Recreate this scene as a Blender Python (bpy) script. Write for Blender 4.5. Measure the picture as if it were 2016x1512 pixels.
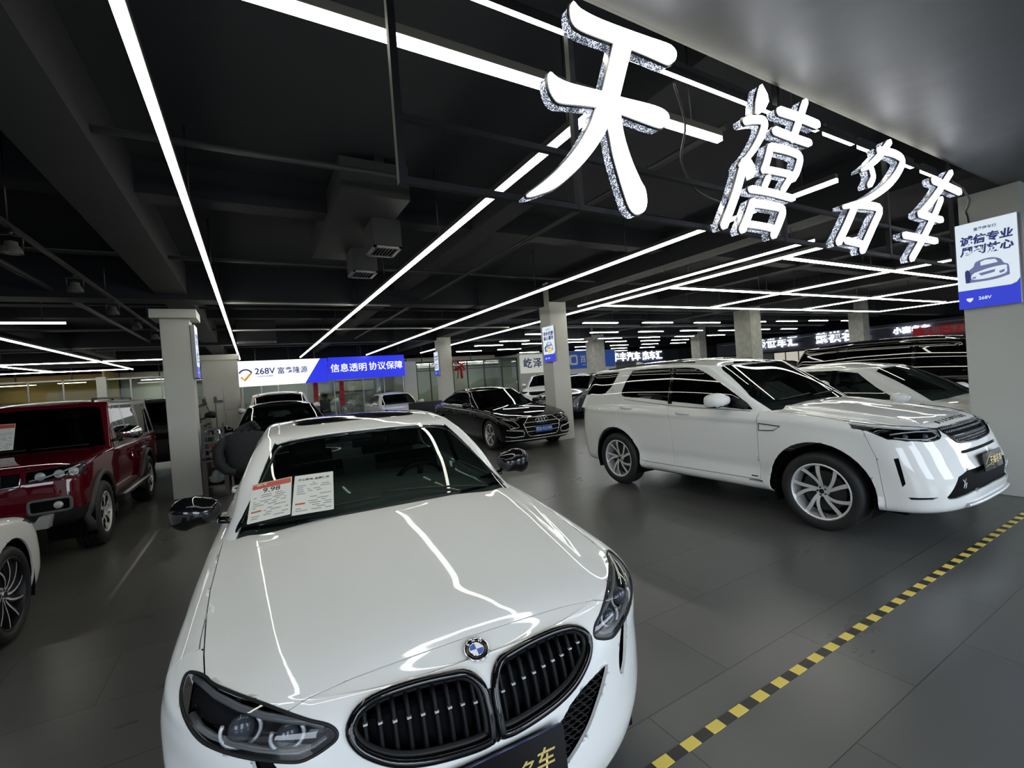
import bpy, bmesh, math, random
import numpy as np
from mathutils import Vector, Matrix
from mathutils.bvhtree import BVHTree
random.seed(7)
SC = bpy.context.scene
for _o in list(bpy.data.objects): bpy.data.objects.remove(_o)
COL = SC.collection
PI = math.pi

# ------------------------------------------------------------------ camera, world, exposure
CAM_H = 1.65
def _cam():
    yaw, pit, rol = [math.radians(a) for a in (29.736, -0.7105, -4.13)]
    f = Vector((math.sin(yaw)*math.cos(pit), math.cos(yaw)*math.cos(pit), math.sin(pit)))
    r = Vector((math.cos(yaw), -math.sin(yaw), 0)); u = r.cross(f)
    c, s = math.cos(rol), math.sin(rol)
    r2 = r*c + u*s; u2 = u*c - r*s
    cd = bpy.data.cameras.new('camera'); co = bpy.data.objects.new('camera', cd); COL.objects.link(co)
    cd.sensor_width = 36; cd.lens = 894.5/2016*36; cd.clip_start = .05; cd.clip_end = 300
    m = Matrix((( r2.x, u2.x, -f.x, 0), (r2.y, u2.y, -f.y, 0), (r2.z, u2.z, -f.z, CAM_H), (0, 0, 0, 1)))
    co.matrix_world = m
    SC.camera = co
_cam()
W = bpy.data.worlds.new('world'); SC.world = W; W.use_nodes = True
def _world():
    # unseen mall side: invented bright stripes low round the horizon, for fill and reflections
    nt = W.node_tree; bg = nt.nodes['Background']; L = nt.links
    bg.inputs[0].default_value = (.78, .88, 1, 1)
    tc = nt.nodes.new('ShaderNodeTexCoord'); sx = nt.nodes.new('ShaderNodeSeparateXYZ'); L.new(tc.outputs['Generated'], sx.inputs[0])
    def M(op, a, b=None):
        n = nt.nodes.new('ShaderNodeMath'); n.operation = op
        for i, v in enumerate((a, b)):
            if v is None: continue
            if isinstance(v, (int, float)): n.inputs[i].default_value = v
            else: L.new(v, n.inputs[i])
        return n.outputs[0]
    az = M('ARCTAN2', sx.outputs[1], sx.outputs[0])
    stripe = M('LESS_THAN', M('FRACT', M('MULTIPLY', az, 1.6)), .46)
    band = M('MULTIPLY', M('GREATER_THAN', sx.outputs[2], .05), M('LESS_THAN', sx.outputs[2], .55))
    st_ = M('ADD', M('MULTIPLY', M('MULTIPLY', stripe, band), 7.6), .75)
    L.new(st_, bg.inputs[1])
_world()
SC.view_settings.view_transform = 'Standard'; SC.view_settings.look = 'None'
SC.view_settings.gamma = 1; SC.view_settings.use_curve_mapping = False
SC.view_settings.exposure = 0.0
SC.cycles.use_denoising = True
SC.cycles.max_bounces = 8; SC.cycles.diffuse_bounces = 3; SC.cycles.glossy_bounces = 4
SC.cycles.transparent_max_bounces = 16; SC.cycles.transmission_bounces = 4
SC.cycles.caustics_reflective = False; SC.cycles.caustics_refractive = False
SC.cycles.sample_clamp_indirect = 6

# ------------------------------------------------------------------ materials
MATS = {}
def mat(name, col=(.5,.5,.5), rough=.5, metal=0., coat=0., emit=None, es=0., spec=.5, noise=None, bump=None, coatr=.03):
    if name in MATS: return MATS[name]
    m = bpy.data.materials.new(name); m.use_nodes = True; MATS[name] = m
    nt = m.node_tree; b = nt.nodes['Principled BSDF']
    b.inputs['Base Color'].default_value = (*col, 1); b.inputs['Roughness'].default_value = rough
    b.inputs['Metallic'].default_value = metal; b.inputs['Coat Weight'].default_value = coat
    b.inputs['Coat Roughness'].default_value = coatr; b.inputs['Specular IOR Level'].default_value = spec
    if emit: b.inputs['Emission Color'].default_value = (*emit, 1); b.inputs['Emission Strength'].default_value = es
    if noise:
        sc, amt = noise
        tc = nt.nodes.new('ShaderNodeTexCoord'); n = nt.nodes.new('ShaderNodeTexNoise'); n.inputs['Scale'].default_value = sc
        n.inputs['Detail'].default_value = 6
        r = nt.nodes.new('ShaderNodeMapRange'); r.inputs[3].default_value = 1-amt; r.inputs[4].default_value = 1+amt
        mx = nt.nodes.new('ShaderNodeMix'); mx.data_type = 'RGBA'; mx.blend_type = 'MULTIPLY'; mx.inputs[0].default_value = 1
        mx.inputs[6].default_value = (*col, 1)
        nt.links.new(tc.outputs['Object'], n.inputs['Vector']); nt.links.new(n.outputs['Fac'], r.inputs[0])
        nt.links.new(r.outputs[0], mx.inputs[7]); nt.links.new(mx.outputs[2], b.inputs['Base Color'])
    if bump:
        sc, st = bump
        tc = nt.nodes.new('ShaderNodeTexCoord'); n = nt.nodes.new('ShaderNodeTexNoise'); n.inputs['Scale'].default_value = sc
        bp = nt.nodes.new('ShaderNodeBump'); bp.inputs['Strength'].default_value = st; bp.inputs['Distance'].default_value = .01
        nt.links.new(tc.outputs['Object'], n.inputs['Vector']); nt.links.new(n.outputs['Fac'], bp.inputs['Height'])
        nt.links.new(bp.outputs[0], b.inputs['Normal'])
    return m
def glass(name, tint, rough=.0, ior=1.5):
    if name in MATS: return MATS[name]
    m = bpy.data.materials.new(name); m.use_nodes = True; MATS[name] = m
    nt = m.node_tree; nt.nodes.clear()
    o = nt.nodes.new('ShaderNodeOutputMaterial'); t = nt.nodes.new('ShaderNodeBsdfTransparent'); t.inputs[0].default_value = (*tint, 1)
    g = nt.nodes.new('ShaderNodeBsdfGlossy'); g.inputs['Roughness'].default_value = rough; g.inputs[0].default_value = (1,1,1,1)
    f = nt.nodes.new('ShaderNodeFresnel'); ge = nt.nodes.new('ShaderNodeNewGeometry'); mr = nt.nodes.new('ShaderNodeMapRange')
    mr.inputs[3].default_value = ior; mr.inputs[4].default_value = 1/ior      # thin pane: same reflection from both faces
    nt.links.new(ge.outputs['Backfacing'], mr.inputs[0]); nt.links.new(mr.outputs[0], f.inputs[0])
    mx = nt.nodes.new('ShaderNodeMixShader')
    nt.links.new(f.outputs[0], mx.inputs[0]); nt.links.new(t.outputs[0], mx.inputs[1]); nt.links.new(g.outputs[0], mx.inputs[2])
    nt.links.new(mx.outputs[0], o.inputs[0]); return m
def lamp_mat(name, col, es):
    return mat(name, tuple(.25*c for c in col), .4, emit=col, es=es)
WHITE = mat('paint_white', (.80,.80,.775), .5, coat=1., spec=.0)
BLACKP = mat('paint_black', (.004,.004,.005), .5, coat=1., spec=.0)
REDP = mat('paint_red', (.085,.003,.009), .4, coat=1., spec=.0)
GREYP = mat('paint_grey', (.10,.10,.105), .5, coat=.7, spec=.1)
GREENP = mat('paint_dark_green', (.030,.035,.033), .5, coat=.9, spec=.0)
PIANO = mat('gloss_black', (.004,.004,.005), .06)
PLAST = mat('black_plastic', (.010,.010,.011), .5, spec=.3)
DARK = mat('dark_void', (.003,.003,.004), .7, spec=.08)
RUBBER = mat('rubber', (.012,.012,.013), .62)
CHROME = mat('chrome', (.75,.75,.77), .08, 1.)
ALLOY = mat('alloy', (.82,.82,.82), .34, .5)
ALLOYD = mat('alloy_dark', (.03,.03,.033), .35, .6)
SILV = mat('silver_plastic', (.55,.55,.54), .35, .3)
LENS = glass('lens_glass', (.86,.88,.9))
LENSD = glass('lens_smoked', (.4,.42,.45))
GCLEAR = glass('glass_windshield', (.22,.27,.255))
GTINT = glass('glass_privacy', (.035,.04,.045))
GMID = glass('glass_tinted', (.16,.19,.19))
GWALL = glass('glass_partition', (.72,.78,.76))
REDLENS = mat('red_lens', (.25,.005,.008), .15, coat=1.)
SEAT = mat('seat_leather', (.02,.019,.018), .5)
SEATL = mat('seat_light', (.32,.28,.25), .5)
PAPER = mat('paper', (.72,.71,.66), .6)
INK = mat('ink', (.02,.02,.025), .6)
INKRED = mat('ink_red', (.55,.08,.05), .6)
GOLD = mat('gold_letter', (.75,.58,.2), .35, .4)
BLUEM = mat('badge_blue', (.01,.08,.42), .3)
WHITEM = mat('badge_white', (.85,.85,.85), .3)

# ------------------------------------------------------------------ object helpers
def setp(o, label=None, cat=None, group=None, kind=None):
    if label: o['label'] = label
    if cat: o['category'] = cat
    if group: o['group'] = group
    if kind: o['kind'] = kind
    return o
def thing(name, label, cat, loc=(0,0,0), rz=0, group=None):
    o = bpy.data.objects.new(name, None); COL.objects.link(o); o.empty_display_size = .1
    o.location = loc; o.rotation_euler = (0,0,rz); return setp(o, label, cat, group)
def link(name, me, m=None, parent=None):
    o = bpy.data.objects.new(name, me); COL.objects.link(o)
    if m is not None:
        for q in (m if isinstance(m, (list,tuple)) else [m]): me.materials.append(q)
    if parent is not None: o.parent = parent
    return o
def obj(name, bm, m=None, parent=None, smooth=False, ang=None):
    me = bpy.data.meshes.new(name)
    bmesh.ops.recalc_face_normals(bm, faces=bm.faces[:]) if smooth != 'keep' else None
    if smooth:
        for f in bm.faces: f.smooth = True
        if ang:
            for e in bm.edges:
                if len(e.link_faces) == 2 and e.calc_face_angle(0) > ang: e.smooth = False
    bm.to_mesh(me); bm.free()
    return link(name, me, m, parent)
def NB(): return bmesh.new()
def box(bm, a, b, mi=0, bev=0):
    x0,y0,z0 = a; x1,y1,z1 = b
    v = [bm.verts.new(p) for p in ((x0,y0,z0),(x1,y0,z0),(x1,y1,z0),(x0,y1,z0),(x0,y0,z1),(x1,y0,z1),(x1,y1,z1),(x0,y1,z1))]
    fs = [bm.faces.new([v[i] for i in q]) for q in ((0,3,2,1),(4,5,6,7),(0,1,5,4),(1,2,6,5),(2,3,7,6),(3,0,4,7))]
    for f in fs: f.material_index = mi
    if bev:
        es = set(e for f in fs for e in f.edges)
        r = bmesh.ops.bevel(bm, geom=list(es), offset=bev, segments=2, profile=.5, affect='EDGES')
        for f in r['faces']: f.material_index = mi
    return v
def bx(name, a, b, m, parent=None, bev=0):
    bm = NB(); box(bm, a, b, 0, bev); return obj(name, bm, m, parent)
def frame_of(d, up=Vector((0,0,1))):
    d = d.normalized(); 
    if abs(d.dot(up)) > .97: up = Vector((0,1,0))
    s = d.cross(up).normalized(); return s, s.cross(d).normalized()
def tube(bm, pts, r, n=8, closed=False, mi=0, flat=1., rs=None):
    P = [Vector(p) for p in pts]; k = len(P); rings = []
    ps = None
    for i in range(k):
        d = (P[(i+1)%k]-P[i-1]) if closed else (P[min(i+1,k-1)]-P[max(i-1,0)])
        if d.length < 1e-9: d = Vector((0,0,1))
        d.normalize()
        if ps is None: s, t = frame_of(d)
        else:
            s = ps - d*ps.dot(d); s.normalize(); t = s.cross(d)
        ps = s
        rr = rs[i] if rs else r
        rings.append([bm.verts.new(P[i]+s*(math.cos(2*PI*j/n)*rr)+t*(math.sin(2*PI*j/n)*rr*flat)) for j in range(n)])
    for i in range(k if closed else k-1):
        a, b = rings[i], rings[(i+1)%k]
        for j in range(n):
            f = bm.faces.new((a[j],a[(j+1)%n],b[(j+1)%n],b[j])); f.material_index = mi; f.smooth = True
    if not closed:
        for rg in (rings[0][::-1], rings[-1]):
            f = bm.faces.new(rg); f.material_index = mi
def lathe(bm, prof, n=32, axis='x', mi=0, c=(0,0,0), closed=False):
    rings = []
    for j in range(n):
        a = 2*PI*j/n; ca, sa = math.cos(a), math.sin(a); row = []
        for (h, r) in prof:
            p = {'x':(h, r*ca, r*sa), 'y':(r*ca, h, r*sa), 'z':(r*ca, r*sa, h)}[axis]
            row.append(bm.verts.new((p[0]+c[0],p[1]+c[1],p[2]+c[2])))
        rings.append(row)
    k = len(prof)
    for j in range(n):
        a, b = rings[j], rings[(j+1)%n]
        for i in range(k if closed else k-1):
            f = bm.faces.new((a[i],a[(i+1)%k],b[(i+1)%k],b[i])); f.material_index = mi; f.smooth = True
def prism(bm, poly, d0, d1, axes=((1,0,0),(0,0,1),(0,1,0)), org=(0,0,0), mi=0, side=None, bev=0):
    """polygon in the e1,e2 plane, extruded along e3 from d0 to d1"""
    e1, e2, e3 = [Vector(a) for a in axes]; o = Vector(org)
    A = [bm.verts.new(o+e1*p[0]+e2*p[1]+e3*d0) for p in poly]; B = [bm.verts.new(o+e1*p[0]+e2*p[1]+e3*d1) for p in poly]
    n = len(poly)
    f0 = bm.faces.new(A); f1 = bm.faces.new(B[::-1]); f0.material_index = f1.material_index = mi
    for i in range(n):
        f = bm.faces.new((A[i],B[i],B[(i+1)%n],A[(i+1)%n])); f.material_index = mi if side is None else side
    bmesh.ops.triangulate(bm, faces=[f0, f1])
def rrect(w, h, r, n=5, cx=0, cy=0):
    out = []
    for (sx, sy, a0) in ((1,1,0),(-1,1,90),(-1,-1,180),(1,-1,270)):
        for i in range(n+1):
            a = math.radians(a0+90*i/n); out.append((cx+sx*(w/2-r)+r*math.cos(a), cy+sy*(h/2-r)+r*math.sin(a)))
    return out
def smooth_poly(pts, n=4, closed=True):
    """Catmull-Rom through points; a point given as (a,b,1) is a sharp corner"""
    k = len(pts); out = []
    for i in range(k if closed else k-1):
        p0, p1, p2, p3 = pts[(i-1)%k], pts[i], pts[(i+1)%k], pts[(i+2)%k]
        if not closed:
            if i == 0: p0 = p1
            if i == k-2: p3 = p2
        D = len(p1) if len(p1) < 3 or not isinstance(p1[2], int) else 2
        v = lambda p: np.array(p[:2], float)
        m1 = (v(p2)-v(p0))/2; m2 = (v(p3)-v(p1))/2
        if len(p1) > 2: m1 = v(p2)-v(p1)
        if len(p2) > 2: m2 = v(p2)-v(p1)
        for j in range(n):
            t = j/n; h = np.array([2*t**3-3*t*t+1, t**3-2*t*t+t, -2*t**3+3*t*t, t**3-t*t])
            out.append(tuple(h[0]*v(p1)+h[1]*m1+h[2]*v(p2)+h[3]*m2))
    if not closed: out.append(tuple(pts[-1][:2]))
    return out
_txt = {}
def text_me(s, size=1., bold=0., ext=0., align='CENTER', space=1., shear=0.):
    """mesh of a line of text in its local XY plane, centred"""
    cu = bpy.data.curves.new('t', 'FONT'); cu.body = s; cu.size = size; cu.align_x = align; cu.align_y = 'CENTER'
    cu.offset = bold; cu.extrude = ext; cu.space_character = space; cu.shear = shear; cu.resolution_u = 3
    o = bpy.data.objects.new('t', cu); COL.objects.link(o)
    dg = bpy.context.evaluated_depsgraph_get(); me = bpy.data.meshes.new_from_object(o.evaluated_get(dg))
    bpy.data.objects.remove(o); bpy.data.curves.remove(cu); me.materials.clear(); return me
def text(name, s, size, M, m, parent, bold=0., ext=0., **k):
    """M: matrix from text plane (x right, y up, z out) to parent space"""
    me = text_me(s, size, bold, ext, **k); me.transform(M); return link(name, me, m, parent)
def plane_mx(o, ex, ey, ez=None):
    ex = Vector(ex).normalized(); ey = Vector(ey).normalized(); ez = ex.cross(ey) if ez is None else Vector(ez)
    return Matrix(((ex.x,ey.x,ez.x,o[0]),(ex.y,ey.y,ez.y,o[1]),(ex.z,ey.z,ez.z,o[2]),(0,0,0,1)))
def dup(root, loc, rz=0, label=None, group=None):
    r = root.copy(); COL.objects.link(r); r.location = loc; r.rotation_euler = (0,0,rz)
    if label: r['label'] = label
    if group: r['group'] = group
    for ch in list(root.children):
        c = ch.copy(); COL.objects.link(c); c.parent = r
        for g in list(ch.children):
            d = g.copy(); COL.objects.link(d); d.parent = c
    return r
LEDP, SIGNP = 15.5, 7.5
# ------------------------------------------------------------------ car body surfaces
def pchip(x, pts):
    X = np.array([p[0] for p in pts], float); Yv = np.array([p[1] for p in pts], float)
    x = np.clip(np.asarray(x, float), X[0], X[-1])
    if len(X) == 1: return np.full_like(x, Yv[0])
    h = np.diff(X); d = np.diff(Yv)/h; m = np.zeros(len(X))
    for i in range(1, len(X)-1):
        if d[i-1]*d[i] > 0:
            w1, w2 = 2*h[i]+h[i-1], h[i]+2*h[i-1]; m[i] = (w1+w2)/(w1/d[i-1]+w2/d[i])
    m[0], m[-1] = d[0], d[-1]
    i = np.clip(np.searchsorted(X, x, 'right')-1, 0, len(X)-2); t = (x-X[i])/h[i]
    return (2*t**3-3*t*t+1)*Yv[i]+(t**3-2*t*t+t)*h[i]*m[i]+(-2*t**3+3*t*t)*Yv[i+1]+(t**3-t*t)*h[i]*m[i+1]
def shell(bands, zc, p=2.2, NF=34, NS=64, NR=26, step=.03, fr=(.94,.85,.7,.5,.25,0), post=None):
    cols = []
    for b in bands:
        hw, yf, yr, cf, cr = b['hw'], b['yf'], b['yr'], b.get('cf',.35), b.get('cr',.25)
        nf, nr = b.get('nf',2.6), b.get('nr',3.)
        t = np.linspace(0, PI/2, NF)
        fx = hw*np.sin(t)**(2/nf); fy = yf+cf*(1-np.clip(np.cos(t),0,1)**(2/nf))
        sy = np.linspace(yf+cf, yr-cr, NS+1)[1:-1]; sx = np.full_like(sy, hw)
        t2 = np.linspace(PI/2, 0, NR)
        rx = hw*np.sin(t2)**(2/nr); ry = yr-cr*(1-np.clip(np.cos(t2),0,1)**(2/nr))
        x = np.concatenate([fx,sx,rx]); y = np.concatenate([fy,sy,ry])
        if 'w' in b: x = x*pchip(y, b['w'])
        z = pchip(y, b['z']) if isinstance(b['z'], (list,tuple)) else np.full_like(y, b['z'])
        cols.append(np.stack([x,y,z],1))
    e = cols[-1]; zcc = pchip(e[:,1], zc)
    for s in fr:
        cols.append(np.stack([e[:,0]*s, e[:,1], e[:,2]+(zcc-e[:,2])*(1-s**p)],1))
    K = np.stack(cols,0)                              # bands x columns x 3
    mid = slice(NF//2, NF+NS+NR//2)
    L = np.linalg.norm(np.diff(K[:,mid],axis=0),axis=2).mean(1)
    v = np.concatenate([[0],np.cumsum(L)])
    h = np.diff(v); d = np.diff(K,axis=0)/h[:,None,None]
    m = np.zeros_like(K)
    for i in range(1,len(K)-1):
        m[i] = (d[i-1]*h[i]+d[i]*h[i-1])/(h[i]+h[i-1])
    m[0], m[-1] = d[0], d[-1]
    for i,b in enumerate(bands):                      # creased band: straight tangents blended
        pass
    rows = []
    for i in range(len(h)):
        n = max(1, int(round(h[i]/step)))
        for j in range(n):
            t = j/n
            rows.append((2*t**3-3*t*t+1)*K[i]+(t**3-2*t*t+t)*h[i]*m[i]+(-2*t**3+3*t*t)*K[i+1]+(t**3-t*t)*h[i]*m[i+1])
    rows.append(K[-1]); G = np.stack(rows,0)
    if post is not None: G = post(G)
    G[:,0,0] = 0; G[:,-1,0] = 0; G[-1,:,0] = 0
    bm = NB(); R, C = G.shape[:2]
    V = [[bm.verts.new(G[i,j]) for j in range(C)] for i in range(R)]
    for i in range(R-1):
        for j in range(C-1):
            try: bm.faces.new((V[i][j],V[i][j+1],V[i+1][j+1],V[i+1][j]))
            except ValueError: pass
    bmesh.ops.remove_doubles(bm, verts=bm.verts[:], dist=1e-5)
    bmesh.ops.recalc_face_normals(bm, faces=bm.faces[:])
    f = max(bm.faces, key=lambda q: q.calc_center_median().x)
    if f.normal.x < 0: bmesh.ops.reverse_faces(bm, faces=bm.faces[:])
    bm.faces.layers.int.new('tag')
    for f in bm.faces: f.smooth = True
    return bm
AX = {'yz': (Vector((0,1,0)), Vector((0,0,1)), Vector((1,0,0))), 'xz': (Vector((1,0,0)), Vector((0,0,1)), Vector((0,1,0))),
      'xy': (Vector((1,0,0)), Vector((0,1,0)), Vector((0,0,1)))}
def inpoly(x, y, P):
    c = False; n = len(P); j = n-1
    for i in range(n):
        if (P[i][1] > y) != (P[j][1] > y) and x < (P[j][0]-P[i][0])*(y-P[i][1])/(P[j][1]-P[i][1])+P[i][0]: c = not c
        j = i
    return c
def imprint(bm, poly, ax, tag, cond=None, only=None):
    """cut the outline of a polygon into the surface, projected along the axis, and tag the faces inside it"""
    e1, e2, e3 = AX[ax] if isinstance(ax, str) else ax
    lay = bm.faces.layers.int['tag']
    xs = [p[0] for p in poly]; ys = [p[1] for p in poly]; X0, X1, Y0, Y1 = min(xs)-.002, max(xs)+.002, min(ys)-.002, max(ys)+.002
    def bb(f):
        a = [v.co.dot(e1) for v in f.verts]; b = [v.co.dot(e2) for v in f.verts]; return min(a), max(a), min(b), max(b)
    cand = set()
    for f in bm.faces:
        if only is not None and f[lay] not in only: continue
        if cond and not cond(f.calc_center_median(), f.normal): continue
        a0,a1,b0,b1 = bb(f)
        if a1 > X0 and a0 < X1 and b1 > Y0 and b0 < Y1: cand.add(f)
    n = len(poly)
    for i in range(n):
        p, q = poly[i], poly[(i+1)%n]; dx, dy = q[0]-p[0], q[1]-p[1]
        if abs(dx)+abs(dy) < 1e-7: continue
        u0,u1,w0,w1 = min(p[0],q[0])-1e-4, max(p[0],q[0])+1e-4, min(p[1],q[1])-1e-4, max(p[1],q[1])+1e-4
        sel = []
        for f in cand:
            a0,a1,b0,b1 = bb(f)
            if a1 >= u0 and a0 <= u1 and b1 >= w0 and b0 <= w1: sel.append(f)
        if not sel: continue
        geom = set(sel)
        for f in sel: geom.update(f.edges); geom.update(f.verts)
        no = (e1*(-dy)+e2*dx).normalized(); co = e1*p[0]+e2*p[1]
        r = bmesh.ops.bisect_plane(bm, geom=list(geom), dist=1e-6, plane_co=co, plane_no=no)
        for g in r['geom']:
            if isinstance(g, bmesh.types.BMFace): cand.add(g)
        cand = {f for f in cand if f.is_valid}
    for f in cand:
        c = f.calc_center_median()
        if inpoly(c.dot(e1), c.dot(e2), poly): f[lay] = tag
def grab(bm, tags):
    lay = bm.faces.layers.int['tag']; tags = {tags} if isinstance(tags, int) else set(tags)
    fs = [f for f in bm.faces if f[lay] in tags]
    nb = NB(); vm = {}
    for f in fs:
        for v in f.verts:
            if v not in vm: vm[v] = nb.verts.new(v.co)
        g = nb.faces.new([vm[v] for v in f.verts]); g.smooth = True
    return nb
def solidify(bm, gap=.002, depth=.012, mirror='c'):
    """pull the rim in by gap and fold a flange inward; mirror: c = weld both halves, l / r = one side"""
    bm.normal_update()
    rim = [e for e in bm.edges if len(e.link_faces) == 1 and not (abs(e.verts[0].co.x) < 1e-4 and abs(e.verts[1].co.x) < 1e-4)]
    if gap:
        mv = {}
        for e in rim:
            f = e.link_faces[0]; d = (e.verts[1].co-e.verts[0].co)
            t = f.normal.cross(d)
            if t.length < 1e-12: continue
            t.normalize()
            if t.dot(f.calc_center_median()-e.verts[0].co) < 0: t = -t
            for v in e.verts: mv.setdefault(v, Vector()); mv[v] += t
        for v, t in mv.items():
            if t.length > 1e-6:
                t.normalize()
                if abs(v.co.x) < 1e-4: t.x = 0
                v.co += t*gap
    if depth:
        nv = {}
        for e in rim:
            for v in e.verts:
                if v not in nv:
                    n = v.normal.copy()
                    if abs(v.co.x) < 1e-4: n.x = 0
                    nv[v] = bm.verts.new(v.co-n*depth)
        for e in rim:
            a, b = e.verts; f = e.link_faces[0]
            vs = list(f.verts); i = vs.index(a)
            q = (b,a,nv[a],nv[b]) if vs[(i+1)%len(vs)] == b else (a,b,nv[b],nv[a])
            g = bm.faces.new(q); g.smooth = True; e.smooth = False
    if mirror in 'cl':
        src = bm if mirror == 'c' else None
        vs = list(bm.verts); fs = list(bm.faces); es = {tuple(sorted((e.verts[0].index, e.verts[1].index))): 0 for e in []}
        if mirror == 'c':
            vm = {v: (v if abs(v.co.x) < 1e-4 else bm.verts.new((-v.co.x, v.co.y, v.co.z))) for v in vs}
            sharp = [(vm[e.verts[0]], vm[e.verts[1]]) for e in bm.edges if not e.smooth]
            for f in fs:
                try: g = bm.faces.new([vm[v] for v in reversed(f.verts)]); g.smooth = True
                except ValueError: pass
            for a, b in sharp:
                e = bm.edges.get((a, b))
                if e: e.smooth = False
        else:
            for v in vs: v.co.x = -v.co.x
            bmesh.ops.reverse_faces(bm, faces=fs)
    return bm
def part(name, bm, m, parent, gap=.002, depth=.012, mirror='c'):
    solidify(bm, gap, depth, mirror); return obj(name, bm, m, parent, smooth='keep')
def both(name, mk, m, parent, gap=.002, depth=.012, label=None):
    out = []
    for s in 'lr':
        out.append(part(name, mk(), m, parent, gap, depth, s))
    return out
def push(bm, d):
    bm.normal_update(); n = {v: v.normal.copy() for v in bm.verts}
    for v in bm.verts: v.co -= n[v]*d
    return bm
class Surf:
    def __init__(s, bms):
        vs, fs = [], []
        for bm in bms:
            o = len(vs); bm.verts.index_update()
            vs += [v.co.copy() for v in bm.verts]; fs += [[o+v.index for v in f.verts] for f in bm.faces]
        s.t = BVHTree.FromPolygons(vs, fs)
    def hit(s, o, d):
        o, d = Vector(o), Vector(d)
        h = s.t.ray_cast(o, d)
        k = s.t.ray_cast(Vector((-o.x,o.y,o.z)), Vector((-d.x,d.y,d.z)))     # only the right half is stored
        if h[0] is None and k[0] is None: return None, None
        if k[0] is not None and (h[0] is None or k[3] < h[3]): return Vector((-k[0].x,k[0].y,k[0].z)), Vector((-k[1].x,k[1].y,k[1].z))
        return h[0], h[1]
    def side(s, y, z):  return s.hit((3, y, z), (-1,0,0))
    def front(s, x, z): return s.hit((x, -2, z), (0,1,0))
    def top(s, x, y):   return s.hit((x, y, 4), (0,0,-1))
    def rear(s, x, z):  return s.hit((x, 9, z), (0,-1,0))
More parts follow.
